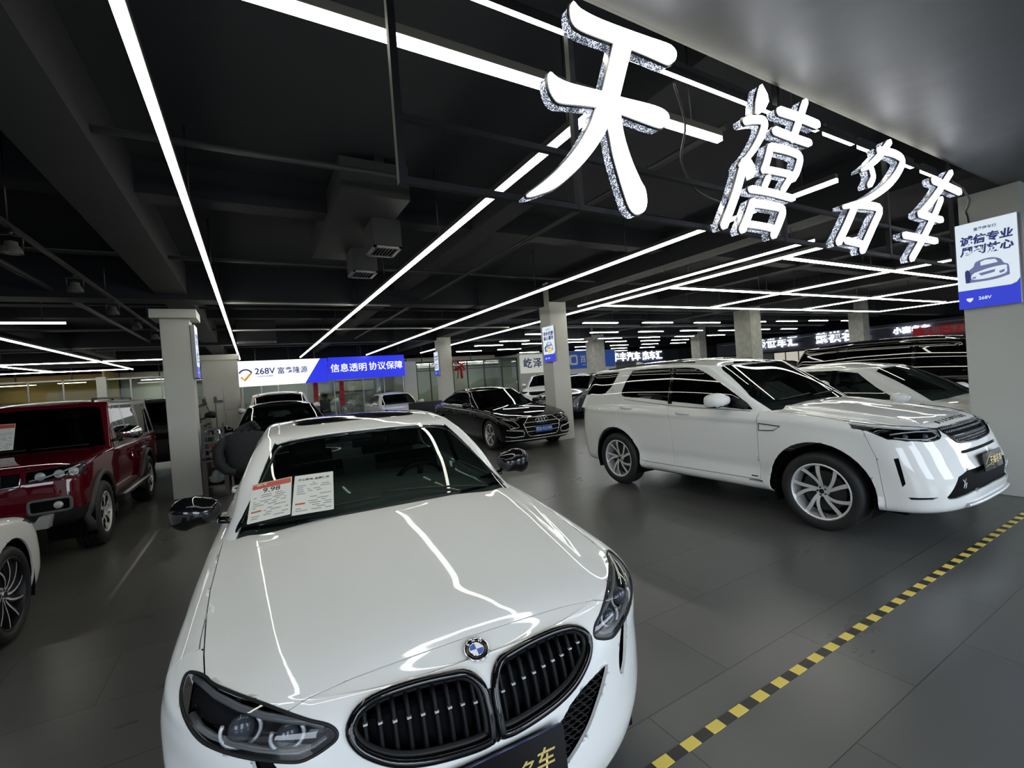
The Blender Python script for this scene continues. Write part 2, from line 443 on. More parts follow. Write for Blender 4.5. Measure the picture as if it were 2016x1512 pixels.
# ------------------------------------------------------------------ wheels
def wheel(parent, x, y, r, rim, width, style, n=5, sx=1, mA=None, mB=None, steer=0):
    """one wheel: tyre, rim (> spokes in the rim mesh), brake disc; sx = +1 right, -1 left"""
    w = bpy.data.objects.new('wheel', None); COL.objects.link(w); w.parent = parent
    w.location = (x, y, r); w.rotation_euler = (0, 0, (0 if sx > 0 else PI)+steer)
    h = width/2
    key = ('wheel', r, rim, width, style, n, sx)
    if key in _txt:
        for nm, me in _txt[key]: o = bpy.data.objects.new(nm, me); COL.objects.link(o); o.parent = w
        return w
    made = []
    bm = NB()
    lathe(bm, [(-h*.8,rim),(-h*.95,rim+.012),(-h,(r+rim)/2),(-h*.93,r-.022),(-h*.72,r-.004),(-h*.4,r),(-h*.38,r-.009),(-h*.34,r-.009),(-h*.32,r),(-.012,r),(-.01,r-.009),(.01,r-.009),(.012,r),(h*.32,r),(h*.34,r-.009),(h*.38,r-.009),(h*.4,r),(h*.72,r-.004),(h*.93,r-.022),(h,(r+rim)/2),(h*.95,rim+.012),(h*.8,rim),(h*.5,rim-.02),(-h*.5,rim-.02)], 48, closed=True)
    made.append(obj('tyre', bm, RUBBER, w, smooth=True))
    bm = NB(); fx = h*.78
    lathe(bm, [(h*.9,rim+.006),(h*.93,rim-.002),(h*.88,rim-.012),(h*.5,rim-.022),(-h*.7,rim-.022),(-h*.7,rim)], 48, mi=1 if style == 'turbine' else 0)
    hub = rim*.2
    lathe(bm, [(fx-.02,0.001),(fx-.018,hub*.5),(fx-.022,hub*.52),(fx-.02,hub*.95),(fx-.05,hub*1.1)], 24, mi=0)
    lathe(bm, [(fx-.012,.001),(fx-.013,hub*.42),(fx-.02,hub*.44)], 20, mi=1)
    for i in range(5):
        a = 2*PI*(i+.5)/5; cy, cz = hub*.74*math.cos(a), hub*.74*math.sin(a)
        lathe(bm, [(fx-.016,.001),(fx-.016,.009),(fx-.03,.011)], 8, mi=1, c=(0,cy,cz))
    def spoke(a0, a1, w0, w1, x0, x1, bend=0., mi=0, th=.022, seg=6, r0=hub*.8, r1=rim-.012):
        L = []
        for k in range(seg+1):
            t = k/seg; rr = r0+(r1-r0)*t; a = a0+(a1-a0)*(t**1.4)+bend*math.sin(PI*t); ww = w0+(w1-w0)*t; xx = x0+(x1-x0)*t+.012*math.sin(PI*t)
            c = Vector((xx, rr*math.cos(a), rr*math.sin(a))); td = Vector((0,-math.sin(a),math.cos(a)))
            L.append([bm.verts.new(c+td*(-ww/2)), bm.verts.new(c+td*(ww/2)), bm.verts.new(c+td*(ww/2*.8)-Vector((th,0,0))), bm.verts.new(c-td*(ww/2*.8)-Vector((th,0,0)))])
        for k in range(seg):
            A, B = L[k], L[k+1]
            for j in range(4):
                f = bm.faces.new((A[j],A[(j+1)%4],B[(j+1)%4],B[j])); f.material_index = mi if j == 0 else 1
        bm.faces.new(L[0][::-1]); bm.faces.new(L[-1])
    for i in range(n):
        a = 2*PI*i/n+PI/2
        if style == 'swirl':
            spoke(a-.13, a+.06, .027, .040, fx-.02, fx, .10); spoke(a+.13, a+.69, .027, .038, fx-.022, fx-.002, .10)
        elif style == 'turbine':
            spoke(a, a+.55, .016, .014, fx-.02, fx, .15); spoke(a+.1, a+.62, .05, .07, fx-.03, fx-.02, .15, 1)
        elif style == 'twin':
            spoke(a-.05, a-.17, .034, .030, fx-.02, fx); spoke(a+.05, a+.17, .034, .030, fx-.02, fx)
        elif style == 'fork':
            spoke(a, a, .05, .042, fx-.02, fx, r1=rim*.6); spoke(a, a+.26, .042, .04, fx-.012, fx, r0=rim*.5); spoke(a, a-.26, .042, .04, fx-.012, fx, r0=rim*.5)
        else:
            spoke(a, a, .05, .036, fx-.02, fx)
    made.append(obj('rim', bm, [mA or ALLOY, mB or ALLOYD], w, smooth=True, ang=.6))
    bm = NB(); lathe(bm, [(h*.2,.02),(h*.2,rim*.72),(h*.05,rim*.72),(h*.05,.02)], 32, mi=0)
    box(bm, (h*.02, -rim*.72, -rim*.2), (h*.36, -rim*.45, rim*.2))
    made.append(obj('brake_disc', bm, mat('brake_steel',(.06,.06,.06),.45,.6), w, smooth=True, ang=.6))
    bm = NB(); lathe(bm, [(-h*.3,.001),(-h*.3,rim-.02)], 24); made.append(obj('hub_carrier', bm, DARK, w))
    _txt[key] = [(o.name.split('.')[0], o.data) for o in made]
    return w
# ------------------------------------------------------------------ the room
def st(name, bm, m, label=None):
    o = obj(name, bm, m); o['kind'] = 'structure'
    if label: o['label'] = label
    return o
def floor_mat():
    m = bpy.data.materials.new('floor_tiles'); m.use_nodes = True; nt = m.node_tree; b = nt.nodes['Principled BSDF']; L = nt.links
    g = nt.nodes.new('ShaderNodeNewGeometry'); mp = nt.nodes.new('ShaderNodeMapping'); mp.inputs['Location'].default_value = (.28, .21, 0)
    br = nt.nodes.new('ShaderNodeTexBrick'); br.offset = .5; br.inputs['Scale'].default_value = 1; br.inputs['Mortar Size'].default_value = .0022
    br.inputs['Brick Width'].default_value = 1.2; br.inputs['Row Height'].default_value = .6; br.inputs['Bias'].default_value = 0
    br.inputs['Color1'].default_value = (.085,.086,.084,1); br.inputs['Color2'].default_value = (.105,.105,.10,1); br.inputs['Mortar'].default_value = (.012,.012,.012,1)
    mp.inputs['Rotation'].default_value = (0,0,0)
    L.new(g.outputs['Position'], mp.inputs['Vector']); L.new(mp.outputs[0], br.inputs['Vector'])
    n = nt.nodes.new('ShaderNodeTexNoise'); n.inputs['Scale'].default_value = 1.6; n.inputs['Detail'].default_value = 7; n.inputs['Roughness'].default_value = .6
    ms = nt.nodes.new('ShaderNodeMapping'); ms.inputs['Scale'].default_value = (.5,1.6,1)
    L.new(g.outputs['Position'], ms.inputs['Vector']); L.new(ms.outputs[0], n.inputs['Vector'])
    r = nt.nodes.new('ShaderNodeMapRange'); r.inputs[3].default_value = .86; r.inputs[4].default_value = 1.14; L.new(n.outputs['Fac'], r.inputs[0])
    mx = nt.nodes.new('ShaderNodeMix'); mx.data_type = 'RGBA'; mx.blend_type = 'MULTIPLY'; mx.inputs[0].default_value = 1
    L.new(br.outputs['Color'], mx.inputs[6]); L.new(r.outputs[0], mx.inputs[7]); L.new(mx.outputs[2], b.inputs['Base Color'])
    r2 = nt.nodes.new('ShaderNodeMapRange'); r2.inputs[3].default_value = .26; r2.inputs[4].default_value = .30; L.new(n.outputs['Fac'], r2.inputs[0])
    L.new(r2.outputs[0], b.inputs['Roughness'])
    b.inputs['Specular IOR Level'].default_value = .5
    return m
CEILM = mat('ceiling_black', (.008,.010,.015), .85, noise=(1.5,.3))
BEAMM = mat('beam_black', (.008,.009,.013), .85, noise=(2,.25))
COLM = mat('column_paint', (.60,.60,.55), .55, noise=(1.2,.05))
CONC = mat('raw_concrete', (.42,.42,.37), .8, noise=(6,.4), bump=(12,.5))
SOFM = mat('soffit_grey', (.085,.087,.09), .42, spec=.3, bump=(2.2,1.))
WALLM = mat('wall_light', (.55,.56,.53), .6, noise=(1,.05))
WALLD = mat('wall_far_grey', (.55,.56,.56), .7, noise=(1,.1))
BLKM = mat('frame_black', (.012,.012,.014), .4)
STEEL = mat('galvanised', (.5,.5,.5), .4, .8)
bm = NB(); box(bm, (-16,-6,-.1), (50,42,0)); st('floor', bm, floor_mat(), 'dark grey stone tile floor')
ZC = 4.05
bm = NB(); box(bm, (-16,1.56,ZC), (50,42,ZC+.2)); st('ceiling', bm, CEILM, 'black painted open ceiling')
# the grey soffit of the mall corridor, with its wavy sheet
bm = NB(); box(bm, (-16,-3.2,3.31), (50,1.54,3.36)); st('ceiling_corridor', bm, SOFM, 'grey corridor ceiling')
bm = NB(); box(bm, (-16,1.54,3.31), (50,1.56,ZC)); st('trim_1', bm, BLKM)
# concrete beams on the column grid and joists between them
GX = [-9.0, -1.08, 6.83, 14.95, 22.9, 30.8, 38.7]; GY = [1.62, 9.85, 17.75, 25.6, 33.5]
k = 2
bm = NB(); box(bm, (-16,9.62,3.42), (50,10.08,ZC)); st('trim_2', bm, BEAMM, 'black concrete beam above the front columns')
bm = NB(); box(bm, (-16,17.5,3.42), (50,17.95,ZC)); st('trim_3', bm, BEAMM)
bm = NB(); box(bm, (-16,25.4,3.42), (50,25.85,ZC)); st('trim_4', bm, BEAMM)
for i, gx in enumerate(GX[1:4]):
    bm = NB(); box(bm, (gx-.22,1.56,3.5), (gx+.22,42,ZC)); st('trim_%d' % (5+i), bm, BEAMM)
bm = NB(); box(bm, (2.75,1.56,3.68), (3.05,42,ZC)); st('trim_8', bm, BEAMM, 'black ceiling beam along the shop')
bm = NB(); box(bm, (-5.2,1.56,3.68), (-4.9,42,ZC)); st('trim_9', bm, BEAMM)
bm = NB(); box(bm, (10.75,1.56,3.68), (11.05,42,ZC)); st('trim_10', bm, BEAMM)
for i, y in enumerate((5.6, 13.7, 21.6)):
    bm = NB(); box(bm, (-16,y,3.72), (50,y+.28,ZC)); st('trim_%d' % (11+i), bm, BEAMM)
# walls far away
bm = NB(); box(bm, (-16,41.8,0), (50,42,ZC)); st('wall_back', bm, WALLD)
bm = NB(); box(bm, (49.8,-6,0), (50,42,ZC)); st('wall_right', bm, WALLD)
bm = NB(); box(bm, (-16,-6,0), (-15.8,42,ZC)); st('wall_left', bm, WALLD)
# columns
def column(x0, x1, y0, y1, z1, m, label, cap=None, name='column'):
    t = thing(name, label, 'column', ((x0+x1)/2,(y0+y1)/2,0)); t['kind'] = 'structure'
    ox, oy = (x0+x1)/2, (y0+y1)/2
    bm = NB(); box(bm, (x0-ox,y0-oy,0), (x1-ox,y1-oy,z1), bev=.008)
    s = obj('shaft', bm, m, t)
    if cap:
        bm = NB(); box(bm, (x0-ox-cap,y0-oy-cap,z1), (x1-ox+cap,y1-oy+cap,z1+.15), bev=.006); obj('capital', bm, m, t)
    return t
column(-1.287,-.868,9.63,10.05,3.09, COLM, 'pale square column with a square capital, beside the red off-roader', .12)
column(6.60,7.12,9.40,9.86,4.0, COLM, 'pale square column behind the black sedan with a poster high on its left face')
column(6.62,7.15,17.3,17.75,4.0, COLM, 'far pale column with a red bow beside it')
column(7.0,7.45,1.42,1.90,3.31, COLM, 'pale column at the right edge behind the nose of the white off-roader')
column(14.75,15.35,9.3,9.9,4.0, CONC, 'raw concrete column above the roof of the white off-roader')
column(22.65,23.2,9.3,9.85,4.0, CONC, 'raw concrete column above the black van')
column(14.7,15.4,17.4,18.0,4.0, CONC, 'raw concrete column beside the blue shop sign')
column(22.6,23.2,17.4,18.0,4.0, CONC, 'raw concrete column farther back between two lit shop signs')
# ------------------------------------------------------------------ white saloon in the foreground
def arc_pts(cy, cz, r, a0, a1, n):
    return [(cy+r*math.cos(math.radians(a0+(a1-a0)*i/n)), cz+r*math.sin(math.radians(a0+(a1-a0)*i/n))) for i in range(n+1)]
def circ(cx, cy, r, n=28): return [(cx+r*math.cos(2*PI*i/n), cy+r*math.sin(2*PI*i/n)) for i in range(n)]
def liner(parent, yw, r, hw, name='wheel_arch_liner'):
    """dark inside of a wheel arch, both sides"""
    for s in (-1, 1):
        bm = NB(); ring = []
        for i in range(17):
            a = PI*i/16*1.25-.39; c, sn = math.cos(a), math.sin(a)
            ring.append([bm.verts.new((s*x, yw+r*c, r*.86+r*sn)) for x in (hw-.42, hw-.01)])
        for i in range(16):
            bm.faces.new((ring[i][0],ring[i][1],ring[i+1][1],ring[i+1][0]))
        bm.faces.new([q[0] for q in ring]); obj(name, bm, DARK, parent)
def interior(parent, y0, yseat, hw, zb, z0=.35, col=None, wheel_x=.36, rear=True, zwheel=.0):
    """dashboard, steering wheel, seats"""
    c = col or SEAT
    bm = NB(); prism(bm, smooth_poly([(y0+.02,zb-.05,1),(y0+.25,zb+.02),(y0+.55,zb),(y0+.68,zb-.08),(y0+.62,zb-.3),(y0+.2,zb-.35,1)],4), -hw*.88, hw*.88, ((0,1,0),(0,0,1),(1,0,0)))
    obj('dashboard', bm, mat('dash_plastic',(.012,.013,.013),.6), parent)
    bm = NB(); M = Matrix.Translation((wheel_x,y0+.86,zb-.02+zwheel)) @ Matrix.Rotation(math.radians(-62),4,'X')
    ring = [M @ Vector((.185*math.cos(2*PI*i/28), .185*math.sin(2*PI*i/28), 0)) for i in range(28)]
    tube(bm, ring, .016, 8, True)
    for a in (0,180,270): tube(bm, [M @ Vector((0,0,-.01)), M @ Vector((.18*math.cos(math.radians(a)), .18*math.sin(math.radians(a)),0))], .02, 6)
    tube(bm, [M @ Vector((0,0,.02)), M @ Vector((0,0,-.25))], .05, 12)
    obj('steering_wheel', bm, mat('wheel_leather',(.02,.02,.02),.4), parent)
    rows = [(yseat, (-.37,.37))]
    if rear: rows.append((yseat+.86, (-.38,.38)))
    for ys, xs in rows:
        for x in xs:
            bm = NB(); box(bm, (x-.25,ys-.5,z0),(x+.25,ys+.02,z0+.17), bev=.05)
            sh = [(0,0),(.09,.02),(.13,.3),(.22,.62),(.18,.64),(.08,.58),(-.02,.25),(-.05,.05)]
            prism(bm, [(ys+a, z0+.12+b) for a,b in sh], x-.24, x+.24, ((0,1,0),(0,0,1),(1,0,0)))
            box(bm, (x-.13,ys+.17,z0+.79),(x+.13,ys+.28,z0+.98), bev=.04); 
            for q in (-.06,.06): tube(bm, [(x+q,ys+.2,z0+.7),(x+q,ys+.22,z0+.85)], .008, 6)
            obj('seat', bm, c, parent)
def plate_local(parent, p, n, w, h, m, txt=None, tm=None, size=.08, name='license_plate', tilt=0.):
    t = Vector(n).normalized(); ex = Vector((0,0,1)).cross(t).normalized(); ez = t.cross(ex)
    M = plane_mx(p, ex, ez)
    bm = NB(); prism(bm, rrect(w,h,.012), -.004, .004, ((1,0,0),(0,1,0),(0,0,1))); bm.transform(M)
    o = obj(name, bm, m, parent)
    return o, M
bmw = thing('car', 'white saloon car with black kidney grilles nearest the camera, price sheets on its windscreen', 'car', (.553,1.29-.1,0), math.radians(-3.4))
bmw.name = 'saloon_car'
FA, RA, WR = .775, 3.445, .318
def bmw_post(G):
    x, y, z = G[...,0], G[...,1], G[...,2]
    top = np.clip((z-.74)/.06, 0, 1)*np.clip((1.75-y)/.25, 0, 1)
    # hood: raised centre panel bounded by two creases that spread towards the windscreen
    cx = .52+.18*np.clip(y,0,1.5)/1.35
    ridge =   .007*np.exp(-((x-cx)/.06)**2) - .004*np.exp(-((x-cx-.10)/.07)**2)
    cl = np.clip((y-.22)/.25,0,1)
    G[...,2] = z+top*cl*ridge
    # side: character line through the door handles and a hollow below it
    sd = np.clip((x-.6)/.2,0,1)*np.clip((y-.95)/.3,0,1)*np.clip((4.15-y)/.3,0,1)
    zl = .80+.035*(y-1)
    G[...,0] += sd*(.010*np.exp(-((z-zl)/.035)**2) - .016*np.exp(-((z-zl+.14)/.09)**2))
    # wheel arch bulge
    for yw in (FA, RA):
        d = np.hypot(y-yw, z-.32); G[...,0] += .016*np.exp(-((d-.37)/.10)**2)*np.clip((x-.6)/.2,0,1)
    return G
WZ = [(0,.96),(.5,.985),(1.1,1.),(3.4,1.),(4.0,.985),(4.46,.95)]
body = shell([
    dict(z=.17, hw=.75, yf=.16, yr=4.30, cf=.56, nf=2.2, cr=.3, w=WZ),
    dict(z=.215, hw=.855, yf=.055, yr=4.40, cf=.60, nf=2.2, cr=.3, w=WZ),
    dict(z=.30, hw=.89, yf=.015, yr=4.44, cf=.63, cr=.3, nf=2.15, w=WZ),
    dict(z=.46, hw=.905, yf=.0, yr=4.455, cf=.65, cr=.3, nf=2.15, w=WZ),
    dict(z=.60, hw=.91, yf=.012, yr=4.455, cf=.65, cr=.28, nf=2.2, w=WZ),
    dict(z=[(0,.70),(.6,.72),(1.5,.76),(4.4,.82)], hw=.905, yf=.045, yr=4.45, cf=.60, cr=.26, nf=2.35, w=WZ),
    dict(z=[(.09,.762),(.3,.77),(.62,.80),(1.1,.855),(1.6,.90),(2.6,.93),(3.6,.965),(4.2,.975),(4.42,.96)], hw=.882, yf=.085, yr=4.43, cf=.57, cr=.24, nf=2.45, w=WZ),
    dict(z=[(.13,.785),(.35,.80),(.66,.835),(1.1,.885),(1.6,.93),(2.6,.957),(3.6,.995),(4.2,1.01),(4.4,.99)], hw=.835, yf=.125, yr=4.41, cf=.55, cr=.22, nf=2.5, w=WZ),
    ], [(.125,.778),(.2,.810),(.27,.8375),(.36,.8585),(.5,.8775),(.8,.917),(1.1,.953),(1.35,.978),(1.5,.986),(2.5,1.0),(3.8,1.03),(4.1,1.05),(4.35,1.055),(4.41,1.0)],
    p=2.3, NF=44, NS=80, NR=24, step=.024, post=bmw_post)
gh = shell([
    dict(z=[(1.2,.955),(1.6,.905),(2.6,.93),(3.6,.965),(4.2,.99)], hw=.85, yf=1.33, yr=4.10, cf=.33, cr=.3, nf=3.2),
    dict(z=[(1.3,.985),(1.62,.945),(2.6,.975),(3.6,1.01),(4.2,1.03)], hw=.825, yf=1.405, yr=4.02, cf=.31, cr=.3, nf=3.2),
    dict(z=[(1.7,1.180),(2.1,1.18),(2.6,1.188),(3.8,1.20)], hw=.755, yf=1.755, yr=3.70, cf=.27, cr=.3, nf=3.3),
    dict(z=[(2.0,1.318),(2.3,1.335),(2.6,1.352),(3.0,1.352),(3.5,1.32)], hw=.675, yf=2.03, yr=3.42, cf=.23, cr=.25, nf=3.4),
    dict(z=[(2.13,1.362),(2.4,1.392),(2.7,1.412),(3.0,1.412),(3.3,1.38)], hw=.615, yf=2.14, yr=3.28, cf=.20, cr=.22, nf=3.4),
    ], [(2.13,1.366),(2.25,1.395),(2.5,1.432),(2.8,1.452),(3.05,1.447),(3.3,1.40)], p=2.2, NF=44, NS=60, NR=30, step=.024, fr=(.93,.8,.6,.3,0))
#CUT
def axes_of(n):
    n = Vector(n).normalized(); e1 = Vector((0,0,1)).cross(n).normalized(); return (e1, n.cross(e1), n)
def proj(pts, ax): return [(Vector(p).dot(ax[0]), Vector(p).dot(ax[1])) for p in pts]
def seq_on(S, kind, pts, lift=0.):
    """points of a curve laid on the surface"""
    out = []
    for a, b in pts:
        h, n = getattr(S, kind)(a, b)
        if h is not None: out.append(h+n*lift)
    return out
def loop3(P, n=4):
    P = [np.array(p) for p in P]; k = len(P); out = []
    for i in range(k):
        a, b, c, d = P[i-1], P[i], P[(i+1)%k], P[(i+2)%k]
        for j in range(n):
            t = j/n; out.append((2*t**3-3*t*t+1)*b+(t**3-2*t*t+t)*(c-a)/2+(-2*t**3+3*t*t)*c+(t**3-t*t)*(d-b)/2)
    return out
def mirx(pts): return [Vector((-p[0],p[1],p[2])) for p in pts]
def tubes_lr(name, pts, r, m, parent, closed=False, n=6, flat=1.):
    for s in (1,-1):
        bm = NB(); tube(bm, [Vector((p[0]*s,p[1],p[2])) for p in pts], r, n, closed, flat=flat); obj(name, bm, m, parent)
def door_handles(parent, S, lst, m):
    for y, z in lst:
        h, n = S.side(y, z)
        if h is None: continue
        for s in (1,-1):
            bm = NB(); tube(bm, [(s*(h.x-.004),y-.095,z-.004),(s*(h.x+.03),y-.085,z),(s*(h.x+.036),y,z+.003),(s*(h.x+.03),y+.085,z+.002),(s*(h.x-.004),y+.095,z)], .011, 8, flat=1.5)
            obj('door_handle', bm, m, parent)
def side_mirror(parent, p, w, h, d, mcap, mlow, sx, shape='round', label=None):
    """mirror housing on a foot; p = outer centre of housing"""
    x, y, z = p
    n = 12; bm = NB(); rings = []
    for i,(t,sc) in enumerate(((0,.82),(.18,.97),(.4,1.),(.65,.93),(.85,.7),(.96,.42),(1.,.12))):
        yy = y+d*.5-d*t; ring = []
        for j in range(20):
            a = 2*PI*j/20; c, s_ = math.cos(a), math.sin(a); q = .74
            px_ = abs(c)**q*math.copysign(1,c)*w/2*sc; pz = abs(s_)**q*math.copysign(1,s_)*h/2*sc
            if px_ < 0: pz *= .78
            ring.append(bm.verts.new((sx*(x+px_-w*.10*t), yy, z+pz+.01*t)))
        rings.append(ring)
    for a, b in zip(rings, rings[1:]):
        for j in range(20):
            f = bm.faces.new((a[j],a[(j+1)%20],b[(j+1)%20],b[j])); f.material_index = 1 if f.calc_center_median().z < z-h*.27 else 0
    bm.faces.new(rings[-1])
    o = obj('side_mirror', bm, [mcap, mlow], parent, smooth=True)
    bm = NB(); ring = [bm.verts.new(v.co+Vector((0,.002,0))) for v in []]
    pts = []
    for j in range(20):
        a = 2*PI*j/20; c, s_ = math.cos(a), math.sin(a); q = .62
        pts.append((sx*(x+abs(c)**q*math.copysign(1,c)*w/2*.8), z+abs(s_)**q*math.copysign(1,s_)*h/2*.78))
    bm.faces.new([bm.verts.new((a, y+d*.5+.001, b)) for a, b in pts]); obj('mirror_glass', bm, mat('mirror_glass',(.8,.82,.84),.02,1.), o)
    bm = NB(); tube(bm, [(sx*(x-w*.45),y+.01,z-h*.30),(sx*(x-w*.8),y+.03,z-h*.42),(sx*(x-w*1.05),y+.05,z-h*.5)], .024, 8, flat=.8); obj('mirror_arm', bm, mlow, o)
    return o
GUIDE = mat('light_guide',(.16,.165,.165),.3,.2)
W_ = 1; HD_, KID, INT, LMP, WSH, DR1, DR2, WF, WR_, SUN, SLOT, ARCH, BLT, RWN, TLT, FEN, TRK = range(2, 19)
front = lambda c, n: n.y < -.05 and c.y < .9
side = lambda c, n: n.x > .25
kid = smooth_poly([(.014,.612),(.012,.68),(.020,.735),(.05,.764),(.10,.772),(.2,.777),(.3,.775),(.362,.764),(.39,.742),(.392,.715),(.372,.685),(.335,.658),(.285,.634),(.215,.617),(.13,.607),(.06,.602),(.025,.604)], 3)
imprint(body, kid, 'xz', KID, front)
imprint(body, [(-.01,.585),(.013,.60),(.012,.70),(.006,.722),(-.01,.722)], 'xz', 19, front, {0})
imprint(body, smooth_poly([(-.01,.55,1),(.2,.55),(.263,.582),(.333,.606),(.42,.618),(.466,.612),(.437,.571),(.382,.516),(.321,.465),(.2,.41),(-.01,.40,1)],3), 'xz', INT, front)
imprint(body, smooth_poly([(.632,.710),(.622,.64),(.590,.555),(.545,.535),(.545,.60),(.585,.685)],3), 'xz', SLOT, front)
LA = axes_of((.42,-.68,.60))
lamp3 = [(.549,.196,.78),(.602,.247,.792),(.682,.333,.803),(.739,.404,.809),(.764,.448,.814),(.793,.487,.815),(.819,.512,.808),(.829,.47,.795),(.823,.413,.780),(.806,.351,.764),(.778,.283,.744),(.747,.243,.733),(.691,.193,.722),(.632,.153,.712),(.574,.122,.703),(.531,.104,.698),(.492,.097,.703),(.455,.093,.715),(.434,.092,.727),(.430,.10,.740),(.448,.118,.754),(.494,.149,.766)]
imprint(body, smooth_poly(proj(lamp3, LA),3), LA, LMP, lambda c,n: c.y < .75 and n.dot(LA[2]) > .05)
hood = [(-.01,.203),(.17,.202),(.37,.206),(.474,.202),(.549,.194),(.60,.247),(.68,.333),(.739,.404),(.766,.448),(.783,.563),(.806,.80),(.818,1.0),(.824,1.3),(.83,1.62),(.83,1.9),(-.01,1.9)]
imprint(body, hood, 'xy', HD_, lambda c,n: n.z > .3, only={0})
for yw, tg in ((FA, ARCH), (RA, ARCH)):
    imprint(body, [(yw+.358*math.cos(a*PI/20), .318+.358*math.sin(a*PI/20)) for a in range(-8,29)], 'yz', tg, side)
imprint(body, [(1.30,.26),(1.26,.5),(1.40,.74),(1.50,.90),(1.5,1.1),(2.60,1.1),(2.60,.26)], 'yz', DR1, side, only={0})
imprint(body, [(2.605,.26),(2.605,1.1),(3.62,1.1),(3.50,.86),(3.30,.72),(3.08,.52),(3.02,.26)], 'yz', DR2, side, only={0})
imprint(body, [(.60,.2),(.60,.9),(1.5,.95),(1.40,.74),(1.26,.5),(1.30,.2)], 'yz', FEN, lambda c,n: c.x > .5 and n.x > .12, only={0})
imprint(body, [(-.01,3.98),(.72,3.98),(.70,4.30),(.58,4.40),(-.01,4.42)], 'xy', TRK, lambda c,n: n.z > .3, only={0})
imprint(body, smooth_poly([(.50,.93,1),(.50,.80,1),(.78,.78),(.9,.80),(.9,.90)],2), 'xz', TLT, lambda c,n: c.y > 4.0, only={0})
imprint(gh, smooth_poly([(-.01,1.360,1),(.25,1.358),(.45,1.348),(.56,1.332),(.598,1.30),(.80,.86,1),(-.01,.86,1)],4), 'xz', WSH, lambda c,n: c.y < 2.4 and n.y < -.05)
imprint(gh, smooth_poly([(-.01,1.36,1),(.4,1.35),(.53,1.32),(.58,1.28),(.72,1.03),(.70,1.0,1),(-.01,1.0,1)],4), 'xz', RWN, lambda c,n: c.y > 3.2 and n.y > .05)
imprint(gh, smooth_poly([(1.86,.965,1),(2.10,1.14),(2.30,1.262),(2.45,1.315),(2.60,1.342,1),(2.60,.97,1)],3), 'yz', WF, side)
imprint(gh, smooth_poly([(2.66,.972,1),(2.66,1.345,1),(2.95,1.348),(3.2,1.33),(3.42,1.26),(3.62,1.13),(3.70,1.04),(3.62,1.0,1)],3), 'yz', WR_, side)
imprint(gh, [(2.60,.968),(2.66,.968),(2.66,1.352),(2.60,1.350)], 'yz', BLT, side)
imprint(gh, smooth_poly([(-.01,2.40,1),(.2,2.405),(.36,2.43),(.435,2.50),(.44,2.62),(.44,3.0),(.42,3.06),(-.01,3.08,1)],3), 'xy', SUN, lambda c,n: n.z > .5)
S = Surf([body, gh]); SB = Surf([body])
part('body_shell', grab(body, 0), WHITE, bmw)
part('hood', grab(body, HD_), WHITE, bmw, .0025, .02)
both('front_fender', lambda: grab(body, FEN), WHITE, bmw)
both('front_door', lambda: grab(body, DR1), WHITE, bmw); both('rear_door', lambda: grab(body, DR2), WHITE, bmw)
part('trunk_lid', grab(body, TRK), WHITE, bmw)
both('tail_light', lambda: grab(body, TLT), REDLENS, bmw)
part('roof', grab(gh, 0), WHITE, bmw, .002, .01)
part('windshield', grab(gh, WSH), GCLEAR, bmw, .001, 0)
part('rear_window', grab(gh, RWN), GMID, bmw, .001, 0)
both('side_window', lambda: grab(gh, WF), GMID, bmw, 0, 0); both('side_window', lambda: grab(gh, WR_), GMID, bmw, 0, 0)
both('door_pillar', lambda: grab(gh, BLT), PIANO, bmw, 0, .01)
part('sunroof', grab(gh, SUN), PIANO, bmw, .003, .01)
# black frit round the windscreen, seal between hood and glass
fr = [(.02,.93),(.2,1.01)]
for s in (1,-1):
    pts = [S.front(x, z) for x, z in ((.0,1.352),(.25,1.35),(.45,1.339),(.545,1.322),(.580,1.298),(.63,1.21),(.69,1.11),(.745,1.01),(.772,.955))]
    pts = [(h-n*.006) for h, n in pts if h is not None]
    bm = NB(); tube(bm, [Vector((p.x*s,p.y,p.z)) for p in pts], .024, 6, flat=.3); obj('windshield_frit', bm, PIANO, bmw)
bm = NB(); pts = [SB.top(x, 1.395+.24*(abs(x)/.8)**2.6) for x in np.linspace(-.78,.78,23)]
tube(bm, [h+Vector((0,.012,.002)) for h, n in pts if h is not None], .022, 8, flat=.45); obj('cowl_seal', bm, PLAST, bmw)
for x0, x1, off in ((.62,-.02,.03),(-.05,-.66,.05)):
    pts = []
    for t in np.linspace(0,1,9):
        x = x0+(x1-x0)*t; h, n = S.front(x, 1.012-.075*x*x/.64+.018*t)
        if h is not None: pts.append(h+n*.014)
    if len(pts) > 2:
        bm = NB(); tube(bm, pts, .009, 6, flat=.7); obj('wiper', bm, PLAST, bmw)
